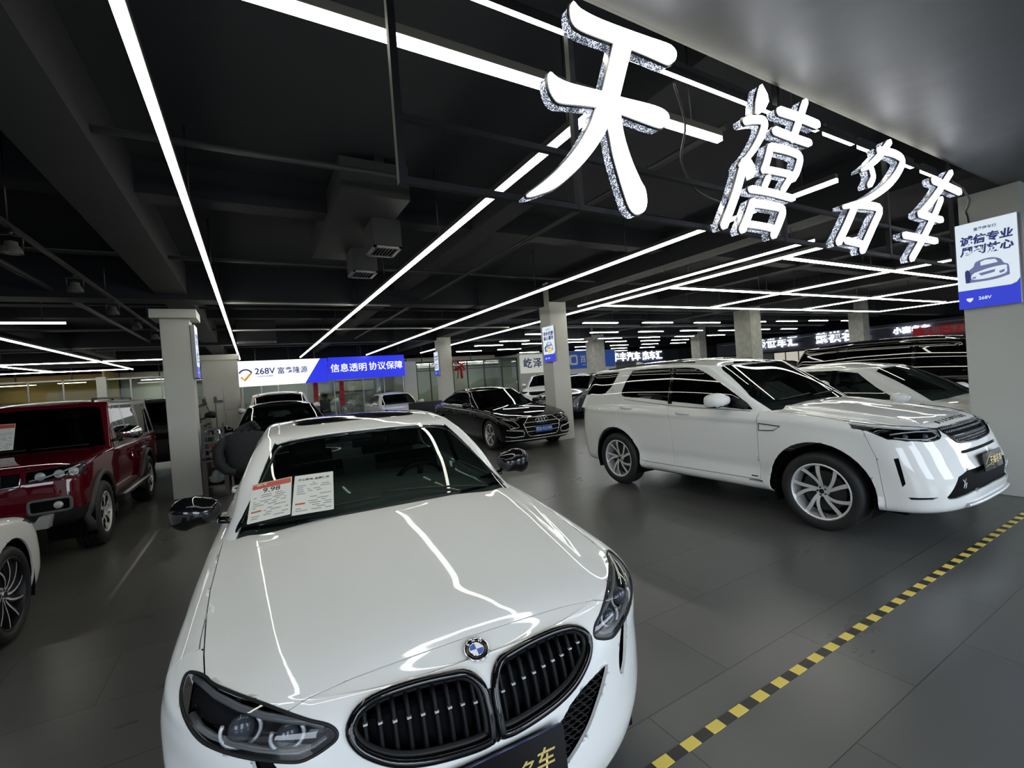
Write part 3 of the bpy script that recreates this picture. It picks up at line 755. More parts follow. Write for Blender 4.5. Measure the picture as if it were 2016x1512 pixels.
# kidney grilles
part('grille_bridge', grab(body, 19), PIANO, bmw, 0, .01)
bk = push(grab(body, KID), .075); part('grille_backing', bk, DARK, bmw, 0, 0)
for s in (1,-1):
    t = bpy.data.objects.new('kidney_grille', None); COL.objects.link(t); t.parent = bmw
    rim = [h+n*.004 for h, n in [SB.front(x, z) for x, z in kid] if h is not None]
    bm = NB(); tube(bm, [Vector((p.x*s,p.y,p.z)) for p in rim], .0115, 8, True, flat=1.3); obj('grille_frame', bm, PIANO, t)
    rim2 = [Vector((p.x*s, p.y+.018, p.z)) for p in [SB.front((x-.2)*.95+.2,(z-.69)*.9+.69)[0] for x, z in kid] if p is not None]
    bm = NB(); tube(bm, rim2, .012, 6, True); obj('grille_inner_frame', bm, PLAST, t)
    for i in range(9):
        x = .045+.0385*i; zs = [z for z in np.linspace(.59,.79,60) if inpoly(x, z, kid)]
        if len(zs) < 4: continue
        pts = []
        for z in np.linspace(min(zs)+.006, max(zs)-.010, 9):
            h, n = SB.front(x, z); pts.append(Vector((h.x*s, h.y+.030, h.z)))
        bm = NB(); tube(bm, pts, .0085, 6, flat=1.9); 
        sl = obj('slat', bm, mat('slat_black',(.004,.004,.005),.4,spec=.12), t)
        q = pts[5]; bm = NB(); box(bm, (q.x-.006,q.y-.018,q.z-.0025),(q.x+.006,q.y-.006,q.z+.0025)); obj('slat_clip', bm, ALLOY, sl)
# lower intake with honeycomb
part('intake_backing', push(grab(body, INT), .06), DARK, bmw, 0, 0)
bm = NB()
lay = body.faces.layers.int['tag']
intp = [(0,.545),(.2,.545),(.263,.578),(.333,.602),(.42,.612),(.455,.606),(.437,.571),(.382,.516),(.321,.465),(.2,.41),(0,.40)]
for r in range(12):
    for c in range(28):
        x = -.47+c*.034+(r%2)*.017; z = .405+r*.018
        if not inpoly(abs(x), z, intp): continue
        h, n = SB.front(x, z)
        if h is None: h, n = SB.front(-x, z); h = None if h is None else Vector((-h.x,h.y,h.z))
        if h is None: continue
        pts = [(h.x+.017*math.cos(a*PI/3), h.y+.022, h.z+.0105*math.sin(a*PI/3)) for a in range(6)]
        tube(bm, pts, .0028, 4, True)
obj('lower_grille', bm, PLAST, bmw)
both('air_slot', lambda: push(grab(body, SLOT), .02), DARK, bmw, 0, 0)
# headlights
for s in (1,-1):
    t = bpy.data.objects.new('headlight', None); COL.objects.link(t); t.parent = bmw
    md = 'r' if s > 0 else 'l'
    part('lens', grab(body, LMP), LENS, t, .001, .004, md)
    part('housing', push(grab(body, LMP), .05), mat('lamp_housing',(.035,.036,.038),.25,.3), t, -.004, 0, md)
    def onl(pts, d):
        out = []
        for p in pts:
            o = Vector(p)+LA[2]*.3; h, n = SB.hit(o, -LA[2])
            if h is not None: h = h-n*d; out.append(Vector((h.x*s,h.y,h.z)))
        return out
    rimp = onl([tuple(.94*a+.06*b for a,b in zip(p,(.63,.25,.762))) for p in lamp3], .004)
    l3 = [tuple(p) for p in loop3(lamp3)]; bm = NB(); tube(bm, onl(l3, .0015), .005, 6, True); obj('lamp_seal', bm, PLAST, t)
    low = onl([(.80,.36,.772),(.775,.30,.752),(.74,.255,.741),(.69,.21,.731),(.632,.17,.721),(.575,.138,.713),(.53,.118,.709),(.485,.112,.714),(.455,.108,.728)], .014)
    bm = NB(); tube(bm, low, .010, 8, flat=.6); obj('light_guide', bm, GUIDE, t)
    brow = onl([(.80,.485,.81),(.762,.425,.806),(.726,.365,.798),(.665,.285,.787),(.602,.222,.778),(.54,.178,.770),(.492,.15,.763),(.455,.122,.748)], .012)
    bm = NB(); tube(bm, brow, .009, 8, flat=1.1); obj('lamp_brow', bm, GUIDE, t)
    for c, rr in (((.665,.235,.755),.043),((.555,.150,.739),.036)):
        q = onl([c], .022)
        if not q: continue
        M = Matrix.Translation(q[0]) @ Vector((LA[2].x*s*.3,-1,.12)).to_track_quat('Y','Z').to_matrix().to_4x4()
        bm = NB(); lathe(bm, [(.012,.001),(.010,rr*.5),(0,rr*.75),(-.012,rr*.78)], 24, axis='y'); bm.transform(M); obj('projector_lens', bm, mat('projector_glass',(.05,.055,.065),.04), t, smooth=True)
        bm = NB(); ring = [M @ Vector((rr*math.cos(a*PI/12)*1.15, 0, rr*math.sin(a*PI/12))) for a in range(-14,3)]; tube(bm, ring, .0055, 6); obj('light_ring', bm, SILV, t)
# round badge above the grilles
h, n = SB.front(.0, .785); h, n = SB.top(0,.128) if h is None else (h, n)
c0, n0 = SB.hit((0,-.6,1.15), Vector((0,.72,-.36)))
n0 = Vector((0,-.62,.78)) if n0 is None else Vector((0,n0.y,n0.z)).normalized()
if n0.z < .4: n0 = Vector((0,-.6,.8))
bt = bpy.data.objects.new('badge', None); COL.objects.link(bt); bt.parent = bmw
cb, nb = SB.top(0.001,.150); nb = Vector((0,nb.y,nb.z)).normalized()
bt.matrix_local = plane_mx(cb+nb*.007, (1,0,0), Vector((0,nb.z,-nb.y)))
def ring_obj(name, r0, r1, z, m, par, n=40):
    bm = NB(); lathe(bm, [(z-.004,r1),(z,r1),(z,max(r0,.0002)),(z-.004,max(r0,.0002))], n, axis='z'); return obj(name, bm, m, par)
ring_obj('rim_ring', .0375, .041, .003, CHROME, bt); ring_obj('black_ring', .022, .0376, .0022, PIANO, bt); ring_obj('inner_ring', .0215, .0232, .003, CHROME, bt)
for k in range(4):
    bm = NB(); P = [(0,0)]+[(.0217*math.cos(PI/2*k+PI/16*i), .0217*math.sin(PI/2*k+PI/16*i)) for i in range(9)]
    prism(bm, P, -.004, .0024, ((1,0,0),(0,1,0),(0,0,1))); obj('blue_quarter' if k % 2 else 'white_quarter', bm, BLUEM if k % 2 else WHITEM, bt)
for ch, a in (('B',42),('M',0),('W',-42)):
    r = math.radians(a); M = Matrix.Rotation(r,4,'Z') @ Matrix.Translation((0,.030,.0030)); text('badge_letter', ch, .0135, M, WHITEM, bt, .0002)
# number board
h, n = SB.front(-.02,.51)
o, M = plate_local(bmw, (-.02,h.y-.022,.512), (0,-1,.08), .45, .145, PIANO)
bm = NB(); tube(bm, [M @ Vector((x,.072,.004)) for x in (-.22,0,.22)], .004, 6); obj('plate_edge', bm, mat('navy_edge',(.02,.02,.06),.2), o)
text('plate_letter', '名', .062, M @ Matrix.Translation((.085,-.018,.0055)), GOLD, o, .001, shear=.15); text('plate_letter', '车', .068, M @ Matrix.Translation((.150,-.008,.0055)), GOLD, o, .001, shear=.15)
for pts in ([(-.17,-.03),(-.10,0),(-.06,.022),(-.01,.026),(.035,.012),(.055,.004)], [(-.09,-.012),(-.03,.0),(.03,-.004),(.06,-.03)], [(-.19,-.045),(-.1,-.036),(0,-.04)], [(-.2,.0),(-.13,.018),(-.09,.024)]):
    bm = NB(); tube(bm, [M @ Vector((a,b,.005)) for a,b in smooth_poly(pts,4,False)], .0022, 5); obj('plate_drawing', bm, GOLD, o)
for s in (1,-1):
    side_mirror(bmw, (.985,1.78,1.035), .25, .185, .18, PIANO, PIANO, s)
door_handles(bmw, SB, [(2.40,.855),(3.28,.885)], WHITE)
for s in (1,-1):
    pts = [p for p in [S.top(.555-.012*abs(y-2.7), y)[0] for y in np.linspace(2.3,3.2,8)] if p]
    bm = NB(); tube(bm, [Vector((p.x*s,p.y,p.z)) for p in pts], .006, 6); obj('roof_moulding', bm, WHITE, bmw)
for yw in (FA, RA):
    liner(bmw, yw, .375, .85 if yw == FA else .885)
    for s in (1,-1): wheel(bmw, s*(.735 if yw == FA else .775), yw, WR, .225, .225, 'fork', 5, s)
bm = NB(); box(bm, (-.72,.3,.16),(.72,4.2,.3)); obj('underbody', bm, DARK, bmw)
interior(bmw, 1.35, 2.45, .80, .93, wheel_x=.37)
h, n = S.front(0,1.30)
bm = NB(); box(bm, (-.11,h.y+.05,1.255),(.11,h.y+.075,1.315), bev=.01); obj('rear_view_mirror', bm, PLAST, bmw)
def price_card(name, label, parent_mx, w, h, red=True, price=None, seed=1, cat='sign'):
    """printed sheet in a clear sleeve: x right, y up, z out"""
    t = thing(name, label, cat); t.matrix_world = parent_mx
    bm = NB(); prism(bm, rrect(w,h,.004,2), -.001, .001, ((1,0,0),(0,1,0),(0,0,1))); obj('sheet', bm, PAPER, t)
    rr = random.Random(seed)
    if red:
        bm = NB(); box(bm, (-w/2+.004,h/2-.16*h,.0008),(w/2-.004,h/2-.006,.0018)); hd = obj('header_band', bm, INKRED, t)
        text('header_line', '严选好车', h*.058, Matrix.Translation((-w*.30,h*.435,.0022)), PAPER, hd, .0004)
    if price: text('price_text', price, h*.17, Matrix.Translation((0,h*.26,.0016)), INK, t, .0008)
    else: text('title_text', '放心购车 品质保证', h*.062, Matrix.Translation((.0,h*.36,.0016)), INK, t, .0006)
    bm = NB(); ys = np.linspace(.15,-.42,12) if red else np.linspace(.26,-.42,14)
    for y in ys:
        x = -w*.42
        while x < w*.4:
            l = rr.uniform(.05,.3)*w
            if rr.random() < .62: box(bm, (x,y*h-.0022,.0008),(min(x+l,w*.44),y*h+.0022,.0016))
            x += l+.02
    obj('print_lines', bm, mat('ink_grey',(.2,.2,.2),.6), t)
    bm = NB(); box(bm, (-w*.44,-.27*h,.0008),(-w*.2,-.235*h,.0017)); obj('stamp_mark', bm, INKRED, t)
    bm = NB(); bm.faces.new([bm.verts.new((a,b,.003)) for a,b in rrect(w+.016,h+.014,.006,2)]); obj('clear_sleeve', bm, glass('sleeve',(.94,.95,.95),.3,1.12), t)
    return t
bpy.context.view_layer.update()
def on_glass(S, root, c, w_hint, lift=.02, tilt=0.):
    pass
def card_mx(root, TL, TR, BL, lift):
    TL, TR, BL = Vector(TL), Vector(TR), Vector(BL); ex = (TR-TL).normalized(); ey = (TL-BL); ey = (ey-ex*ey.dot(ex)).normalized(); ez = ex.cross(ey)
    c = (TR+BL)/2+ez*lift
    return root.matrix_world @ plane_mx(c, ex, ey), (TR-TL).length, (TL-BL).length
M, w, h = card_mx(bmw, (-.677,1.711,1.142),(-.478,1.685,1.162),(-.715,1.45,.992), .022)
price_card('price_sheet', 'red-headed price sheet reading 9.98 behind the windscreen wiper of the nearest white saloon', M, w, h, True, '9.98', 1)
M, w, h = card_mx(bmw, (-.470,1.683,1.160),(-.267,1.660,1.162),(-.508,1.405,1.006), .022)
price_card('certificate_sheet', 'pale certificate sheet beside the 9.98 price sheet on the nearest white saloon', M, w, h, False, None, 2)
# ------------------------------------------------------------------ the other cars
def gen_shell(P):
    L, hw, z0 = P['L'], P['hw'], P['z0']
    zs = P['zs']; ed = P.get('edge', .028)
    F = P.get('f', [0,.06,.22,.45,.68,.88]); NO = P.get('nose', [.16,.055,.015,0,.012,.045,.085,.125])
    TL_ = P.get('tail', [.14,.05,.015,0,.0,.01,.025,.045]); HW = P.get('hws', [.83,.945,.98,.992,1,.997,.975,.93])
    CF = P.get('cfs', [.42,.42,.44,.46,.50,.52,.55,.55]); nf = P.get('nf', 2.65); nr = P.get('nr', 3.)
    ck = P.get('ck', 1.); w = P.get('w', [(0,.965),(.5,.985),(1.1,1.),(L-1,1.),(L-.4,.985),(L,.955)])
    ys = np.linspace(0, L, 25)
    bands = []
    for i in range(8):
        if i < 6: z = [(y, z0+F[i]*(float(pchip(y, zs))-z0)) for y in ys]
        else: z = [(y, float(pchip(y, zs))+(ed if i == 7 else 0)) for y in ys]
        bands.append(dict(z=z, hw=hw*HW[i], yf=NO[i], yr=L-TL_[i], cf=CF[i]*ck, cr=P.get('cr',.28), nf=nf, nr=nr, w=w))
    b = shell(bands, P['zc'], p=P.get('p',2.4), NF=P.get('NF',34), NS=P.get('NS',56), NR=20, step=P.get('step',.035), post=P.get('post'))
    g = None
    if 'g' in P:
        q = P['g']; bands = []; zq = lambda y: float(pchip(y, q['zc']))-.004
        rl = [(q['yt'], zq(q['yt']))]+[k for k in q['rail'] if q['yt']+.3 < k[0] < q['yb']-.25]+[(q['yb'], zq(q['yb']))]
        for k, t in enumerate(q.get('t', [-.18,.04,.45,.82,1.])):
            tt = max(t,0)
            def zz(y):                                   # keep windscreen and tail sections parallel to the roof rail
                y2 = y+(q['yt']-q['yc'])*(1-t)*min(1,max(0,(q['yt']+.9-y)/(q['yt']+.9-q['yc'])))-(q['yd']-q['yb'])*(1-t)*min(1,max(0,(y-q['yb']+.7)/(q['yd']-q['yb']+.7)))
                return float(pchip(y, q['belt']))+(float(pchip(y2, rl))-float(pchip(y, q['belt'])))*t
            z = [(y, zz(y)) for y in np.linspace(0, L, 41)]
            bands.append(dict(z=z, hw=q['hwb']+(q['hwr']-q['hwb'])*(tt**q.get('tb',1.35))+(.02 if t < 0 else 0),
                yf=q['yc']+(q['yt']-q['yc'])*(t if t < 0 else t**q.get('fb',1.04)), yr=q['yd']+(q['yb']-q['yd'])*(t if t < 0 else t**q.get('rb',1.1)),
                cf=q.get('cf',.33)*(1-.35*tt), cr=q.get('cr',.25)*(1-.2*tt), nf=q.get('nf',3.3), nr=q.get('nr',3.4)))
        g = shell(bands, q['zc'], p=2.2, NF=P.get('NF',34), NS=44, NR=22, step=P.get('step',.035), fr=(.93,.8,.6,.3,0))
    return b, g
CONDS = {'front': lambda c,n: n.y < -.05 and c.y < 1.2, 'side': lambda c,n: n.x > .25, 'top': lambda c,n: n.z > .3, 'any': None,
         'rear': lambda c,n: n.y > .05 and c.y > 2.2, 'ws': lambda c,n: n.y < -.12 and c.y < 2.6, 'sidelo': lambda c,n: c.x > .4 and n.x > .1, 'corner': lambda c,n: c.y < 1.1 and n.z < .9,
         'rcorner': lambda c,n: c.y > 2.5 and n.z < .9}
def build_car(name, label, loc, rz, P, paint, group=None):
    t = thing(name, label, 'car', loc, math.radians(rz), group)
    b, g = P['shells'] if 'shells' in P else gen_shell(P)
    SRF = {'b': b, 'g': g}; tag = 10; made = []
    for c in P['cuts']:
        # (part name, surface, projection, condition, polygon, material, mode, options)
        nm, sf, ax, cond, poly, m, mode, o = (list(c)+[{}])[:8] if len(c) < 8 else c
        tag += 1; axx = axes_of(ax) if isinstance(ax, tuple) else ax
        if o.get('p3'): poly = proj(poly, axx)
        if o.get('sm'): poly = smooth_poly(poly, o['sm'])
        imprint(SRF[sf], poly, axx, tag, CONDS[cond], {0} if o.get('only', True) else None)
        made.append((nm, sf, tag, m, mode, o))
    S = Surf([q for q in (b, g) if q is not None]); SB_ = Surf([b])
    P['S'] = S; P['SB'] = SB_
    part('body_shell', grab(b, 0), paint, t, .0015, .012)
    if g is not None: part('roof', grab(g, 0), P.get('roofpaint', paint), t, .0015, .01)
    for nm, sf, tag, m, mode, o in made:
        if m is None: continue
        mk = lambda: (push(grab(SRF[sf], tag), o['push']) if o.get('push') else grab(SRF[sf], tag))
        gp, dp = o.get('gap', .002), o.get('depth', .012)
        if not any(f[SRF[sf].faces.layers.int['tag']] == tag for f in SRF[sf].faces): continue
        if mode == 'c': part(nm, mk(), m, t, gp, dp)
        else: both(nm, mk, m, t, gp, dp)
    for (nm, kind, pts, r, m, o) in P.get('tubes', []):
        q = seq_on(S, kind, smooth_poly(pts, 5, False) if o.get('sm', True) else pts, o.get('lift', .002))
        if len(q) < 2: continue
        for s in ((1,-1) if o.get('lr', True) else (1,)):
            bm = NB(); tube(bm, [Vector((p.x*s,p.y,p.z)) for p in q], r, 6, o.get('closed', False), flat=o.get('flat',1.)); obj(nm, bm, m, t)
    if 'mirror' in P:
        p, w, h, d, mc, ml = P['mirror']
        for s in (1,-1): side_mirror(t, p, w, h, d, mc, ml, s)
    if 'handles' in P: door_handles(t, SB_, P['handles'], P.get('handlemat', paint))
    fa, ra, wr, rim, ww, style, n = P['wheels']
    for yw in (fa, ra):
        liner(t, yw, wr*1.17, P['hw']*.985)
        for s in (1,-1): wheel(t, s*(P['hw']-ww/2-.015), yw, wr, rim, ww, style, n, s, P.get('rimA'), P.get('rimB'))
    bm = NB(); box(bm, (-P['hw']*.8,.35,P['z0']-.02),(P['hw']*.8,P['L']-.3,P['z0']+.12)); obj('underbody', bm, DARK, t)
    if P.get('seats'):
        y0, ysq, zb, z0 = P['seats']; interior(t, y0, ysq, P['hw']*.9, zb, z0, P.get('seatmat'), .38)
    bpy.context.view_layer.update()
    return t
def arch(yw, r, cz, n=20, a0=-.5, a1=None):
    a1 = PI-a0 if a1 is None else a1
    return [(yw+r*math.cos(a0+(a1-a0)*i/n), cz+r*math.sin(a0+(a1-a0)*i/n)) for i in range(n+1)]
NOC = dict(gap=0, depth=0)
# ------------------------------------------------------------------ white off-roader on the right
def suv_post(G):
    x, y, z = G[...,0], G[...,1], G[...,2]
    sd = np.clip((x-.6)/.2,0,1)*np.clip((y-1.2)/.3,0,1)*np.clip((4.3-y)/.4,0,1)
    G[...,0] += sd*(.022*np.exp(-((z-1.03-.015*(y-1.5))/.022)**2) - .020*np.exp(-((z-.52)/.07)**2) + .012*np.exp(-((z-.36)/.05)**2))
    for yw in (.955, 3.68):
        d = np.hypot(y-yw, z-.37); G[...,0] += .018*np.exp(-((d-.46)/.07)**2)*np.clip((x-.6)/.2,0,1)
    hd = np.clip((z-.95)/.06,0,1)*np.clip((1.6-y)/.3,0,1)*np.clip((y-.25)/.2,0,1)
    cx = .50+.10*np.clip(y,0,1.5)/1.4
    G[...,2] += hd*(.012*np.exp(-((x-cx)/.06)**2)-.012*np.exp(-((x-cx-.12)/.07)**2))
    return G
SUVP = dict(L=4.597, hw=.952, z0=.27, zs=[(.07,.905),(.3,.95),(.7,1.0),(1.2,1.065),(1.7,1.10),(2.6,1.115),(3.6,1.14),(4.6,1.13)], edge=.03,
    nose=[.20,.05,.01,.012,.06,.105,.15,.20], cfs=[.45,.46,.48,.50,.52,.54,.55,.54], nf=3.0, nr=3.4, cr=.30, ck=1.,
    hws=[.86,.955,.975,.985,1,.995,.975,.93], tail=[.16,.06,.02,0,.01,.03,.06,.09],
    zc=[(.20,.965),(.27,1.0),(.5,1.045),(.9,1.105),(1.3,1.16),(1.6,1.175),(4.6,1.17)], NF=44, NS=80, step=.028, post=suv_post,
    g=dict(belt=[(1.4,1.12),(2.6,1.14),(3.6,1.17),(4.6,1.19)], rail=[(2.0,1.56),(2.3,1.62),(2.8,1.668),(3.4,1.672),(4.0,1.645),(4.6,1.60)], hwb=.90, hwr=.765,
           yc=1.33, yt=2.08, yd=4.54, yb=4.30, cf=.30, cr=.2, nf=3.8, zc=[(2.05,1.62),(2.3,1.685),(2.8,1.74),(3.3,1.75),(3.9,1.725),(4.3,1.67)]))
suvloc = (5.50, 1.36, 0)
suv = None
if '_rayonly' in globals():
    suv = thing('car','x','car', suvloc); body, gh = gen_shell(SUVP)
LAMPS = [(.834,.754,1.043),(.812,.572,1.021),(.726,.422,1.002),(.594,.294,.983),(.462,.222,.958),(.50,.20,.935),(.53,.184,.905),(.57,.180,.888),(.64,.19,.880),(.71,.219,.882),(.826,.304,.895),(.894,.408,.912),(.908,.473,.945),(.912,.55,.978),(.917,.65,.995)]
GRS = [(0,.966),(.2,.963),(.452,.958),(.47,.93),(.44,.89),(.395,.85),(.33,.834),(.22,.826),(0,.820)]
AXL = (.62,-.62,.25)
ch = 'paint'
SUVP['cuts'] = [
    ('headlight_lens','b',AXL,'corner',LAMPS,LENS,'lr',dict(p3=1,depth=.004,gap=.001)),
    ('grille','b','xz','front',[(-.01,.966)]+GRS[1:-1]+[(-.01,.820)],DARK,'c',dict(push=.03,**NOC)),
    ('corner_vent','b',(.8,-.6,0),'corner',[(.906,.37,.75),(.896,.342,.757),(.892,.306,.548),(.899,.325,.522)],DARK,'lr',dict(p3=1,push=.012,**NOC)),
    ('bumper_slot','b',(.6,-.8,0),'corner',[(.889,.293,.436),(.773,.14,.443),(.80,.164,.426),(.88,.276,.418)],DARK,'lr',dict(p3=1,push=.012,**NOC)),
    ('lower_intake','b','xz','front',[(-.01,.625),(.45,.622),(.58,.588),(.712,.44),(.69,.42),(.62,.418),(.40,.452),(-.01,.46)],DARK,'c',dict(push=.025,**NOC)),
    ('chin_slot','b','xz','front',[(-.01,.770),(.385,.773),(.41,.763),(.385,.752),(-.01,.749)],DARK,'c',dict(push=.01,**NOC)),
    ('hood','b','xy','top',[(-.01,.205),(.30,.205),(.462,.226),(.594,.30),(.726,.43),(.812,.58),(.836,.754),(.852,.965),(.874,1.31),(.87,1.62),(-.01,1.62)],WHITE,'c',dict(gap=.0025)),
    ('wheel_arch','b','yz','sidelo',arch(.955,.465,.38,24,-.45),None,'lr',{}),
    ('wheel_arch','b','yz','sidelo',arch(3.68,.455,.38,24,-.45),None,'lr',{}),
    ('front_door','b','yz','side',[(1.524,.40),(1.522,.62),(1.505,1.16),(2.695,1.2),(2.64,.84),(2.653,.40)],WHITE,'lr',{}),
    ('rear_door','b','yz','side',[(2.655,.40),(2.642,.84),(2.697,1.2),(3.63,1.25),(3.58,1.0),(3.36,.87),(3.22,.64),(3.19,.40)],WHITE,'lr',{}),
    ('sill','b','yz','side',[(1.44,.25),(1.50,.395),(3.14,.395),(3.18,.25)],WHITE,'lr',{}),
    ('front_fender','b','yz','sidelo',[(.60,1.06),(.56,.95),(.48,.75),(.44,.40),(.44,.25),(1.46,.25),(1.52,.40),(1.52,.62),(1.50,1.14)],WHITE,'lr',{}),
    ('tail_light','b','yz','sidelo',[(4.30,1.20),(4.60,1.20),(4.6,1.02),(4.42,1.05)],REDLENS,'lr',{}),
    ('windshield','g','xz','ws',[(-.01,1.638),(.4,1.632),(.62,1.616),(.69,1.58),(.72,1.50),(.83,1.05),(-.01,1.05)],GMID,'c',dict(gap=.001,depth=0,sm=2)),
    ('side_window','g','yz','side',[(1.58,1.135,1),(1.64,1.195),(1.85,1.338),(2.10,1.49),(2.30,1.595),(2.45,1.628),(2.655,1.636,1),(2.675,1.212,1),(2.10,1.170),(1.70,1.135,1)],GTINT,'lr',dict(sm=3,**NOC)),
    ('side_window','g','yz','side',[(2.72,1.214,1),(2.70,1.638,1),(3.1,1.645),(3.40,1.634,1),(3.50,1.50),(3.56,1.37),(3.57,1.32),(3.54,1.282),(3.45,1.268),(3.18,1.254)],GTINT,'lr',dict(sm=3,**NOC)),
    ('door_pillar','g','yz','side',[(2.655,1.18),(2.655,1.638),(2.70,1.639),(2.72,1.18)],PIANO,'lr',NOC),
    ('quarter_window','g','yz','any',[(3.68,1.63),(3.80,1.42),(3.92,1.325),(4.05,1.296),(4.55,1.31),(4.50,1.45),(4.38,1.60),(4.0,1.628)],GTINT,'lr',NOC),
    ('rear_window','g','xz','rear',[(-.01,1.58),(.62,1.56),(.70,1.30),(-.01,1.30)],GTINT,'c',NOC),
    ('sunroof','g','xy','top',[(-.01,2.48),(.42,2.52),(.45,2.6),(.45,3.7),(.42,3.78),(-.01,3.8)],PIANO,'c',dict(gap=.003)),
]
SUVP['mirror'] = ((1.075,1.86,1.235), .27, .175, .20, WHITE, PIANO)
SUVP['handles'] = [(2.45,1.075),(3.42,1.12)]
SUVP['wheels'] = (.95, 3.68, .372, .262, .24, 'swirl', 5)
SUVP['seats'] = (1.55, 2.75, 1.12, .62)
SUVP['tubes'] = [('door_moulding','side',[(1.6,1.118),(2.6,1.155),(3.5,1.235)],.006,PIANO,dict(flat=.5))]
if '_rayonly' not in globals():
    suv = build_car('offroad_car', 'white off-roader with dark side windows parked on the right, nose at the striped floor tape', suvloc, 0, SUVP, WHITE)
    S, SB = SUVP['S'], SUVP['SB']
    # grille mesh and bars
    bm = NB(); bm2 = NB()
    for r in range(6):
        z = .834+r*.023
        for c in range(26):
            x = -.46+c*.0375+(r%2)*.018
            if not inpoly(abs(x), z, GRS) or abs(z-.893) < .012: continue
            h, n = SB.front(x, z)
            if h is None: continue
            tube(bm if z < .893 else bm2, [(h.x+.015*math.cos(a*PI/3), h.y+.014, z+.0095*math.sin(a*PI/3)) for a in range(6)], .0028, 4, True)
    obj('grille_mesh', bm, mat('grille_nickel',(.30,.30,.31),.25,1.), suv); obj('grille_mesh', bm2, mat('grille_nickel'), suv)
    for z in (.893,):
        pts = [SB.front(x, z)[0]+Vector((0,.004,0)) for x in np.linspace(-.43,.43,15)]
        bm = NB(); tube(bm, pts, .009, 6); obj('grille_bar', bm, PIANO, suv)
    rim = [h+n*.002 for h, n in [SB.front(x, z) for x, z in GRS+[(-a,b) for a,b in GRS[::-1]][1:-1]] if h is not None]
    bm = NB(); tube(bm, rim, .008, 6, True); obj('grille_frame', bm, PIANO, suv)
    for i, c in enumerate('DISCOVERY'):
        x = -.30+.075*i; h, n = SB.top(x, .262)
        if h is None: continue
        n = Vector((n.x*.3, n.y, n.z)).normalized(); ex = Vector((1,0,0)); ex = (ex-n*ex.dot(n)).normalized(); ey = n.cross(ex)
        text('hood_letter', c, .058, plane_mx(h+n*.003, ex, ey, n), PIANO, suv, .0012, .002)
    AL = axes_of(AXL)
    for s in (1,-1):
        md = 'r' if s > 0 else 'l'
        def onl(pts, d):
            out = []
            for p in pts:
                o = Vector(p)+AL[2]*.4; h, n = SB.hit(o, -AL[2])
                if h is not None: h = h-n*d; out.append(Vector((h.x*s,h.y,h.z)))
            return out
        t = bpy.data.objects.new('headlight', None); COL.objects.link(t); t.parent = suv
        bm = NB(); 
        bm = NB(); tube(bm, onl([(.50,.21,.925),(.56,.215,.898),(.66,.23,.893),(.78,.29,.902),(.86,.38,.918)], .012), .006, 6); obj('light_guide', bm, SILV, t)
        bm = NB(); tube(bm, onl([(.84,.43,.935),(.78,.36,.951),(.68,.30,.955),(.56,.235,.95),(.48,.21,.945)], .006), .006, 6); obj('light_guide', bm, SILV, t)
        for c in ((.77,.33,.925),(.62,.24,.918)):
            q = onl([c], .03)
            if q:
                bm = NB(); lathe(bm, [(-.012,.001),(-.010,.018),(0,.026),(.012,.028)], 20, axis='y', c=q[0]); obj('projector_lens', bm, mat('projector_glass',(.05,.055,.065),.04), t, smooth=True)
        pts = onl(LAMPS, .0)
        bm = NB(); tube(bm, pts, .006, 6, True); obj('lamp_seal', bm, PIANO, t)
        bb, _ = SUVP['shells'] if 'shells' in SUVP else (None, None)
        # side vent, script plate and round badge
        h, n = SB.side(1.40, .958)
        V = [(1.492,.998),(1.272,.977),(1.345,.930),(1.492,.925)]; q = seq_on(SB, 'side', V, .002)
        bm = NB(); tube(bm, [Vector((p.x*s,p.y,p.z)) for p in q], .0085, 6, True, flat=.6); obj('fender_vent_frame', bm, PIANO, suv)
        h, n = SB.side(3.80, 1.30); h = S.side(3.76, 1.36)[0]
        bm = NB(); lathe(bm, [(0,.001),(.004,.001),(.004,.021),(-.004,.022)], 20, axis='x', c=(s*h.x if s > 0 else -h.x-.004, 3.76, 1.36)); obj('round_badge', bm, ALLOY, suv)
        h, n = SB.side(1.585, .43); bm = NB(); box(bm, (s*h.x-.003,1.55,.424),(s*h.x+.003,1.62,.436)); obj('door_script', bm, ALLOYD, suv)
        # bumper hook emblem in the intake
        h, n = SB.front(.52, .53); bm = NB(); x0 = s*.52
        for sg in (((-.03,-.035),(.03,.035)),((-.03,.035),(.03,-.035)),((-.04,-.0),(-.01,-.045))): tube(bm, [(x0+s*sg[0][0],h.y+.005,.53+sg[0][1]),(x0+s*sg[1][0],h.y+.005,.53+sg[1][1])], .003, 5)
        obj('intake_brace', bm, ALLOY, suv)
    # silver skid under the chin, aerial fin, roof rails, spoiler, board
    pts = [SB.front(x, .345)[0] for x in np.linspace(-.5,.5,11)]
    bm = NB(); tube(bm, [p+Vector((0,-.004,0)) for p in pts], .022, 8, flat=.8); obj('skid_plate', bm, SILV, suv)
    bm = NB(); zt = S.top(0,4.0)[0].z; prism(bm, [(3.90,zt-.01),(4.10,zt-.01),(4.09,zt+.045),(4.06,zt+.055),(3.98,zt+.03)], -.018, .018, ((0,1,0),(0,0,1),(1,0,0))); obj('aerial_fin', bm, WHITE, suv)
    for s in (1,-1):
        pts = [S.top(.60, y)[0] for y in np.linspace(2.5,4.1,12)]
        bm = NB(); tube(bm, [Vector((p.x*s,p.y,p.z+.006)) for p in pts], .012, 6); obj('roof_rail', bm, PIANO, suv)
    bm = NB(); prism(bm, smooth_poly([(-.62,0,1),(.62,0,1),(.58,.16),(.3,.20),(-.3,.20),(-.58,.16)],3), 0, .035, ((1,0,0),(0,1,0),(0,0,1)), (0,4.26,1.635)); obj('rear_spoiler', bm, PIANO, suv)
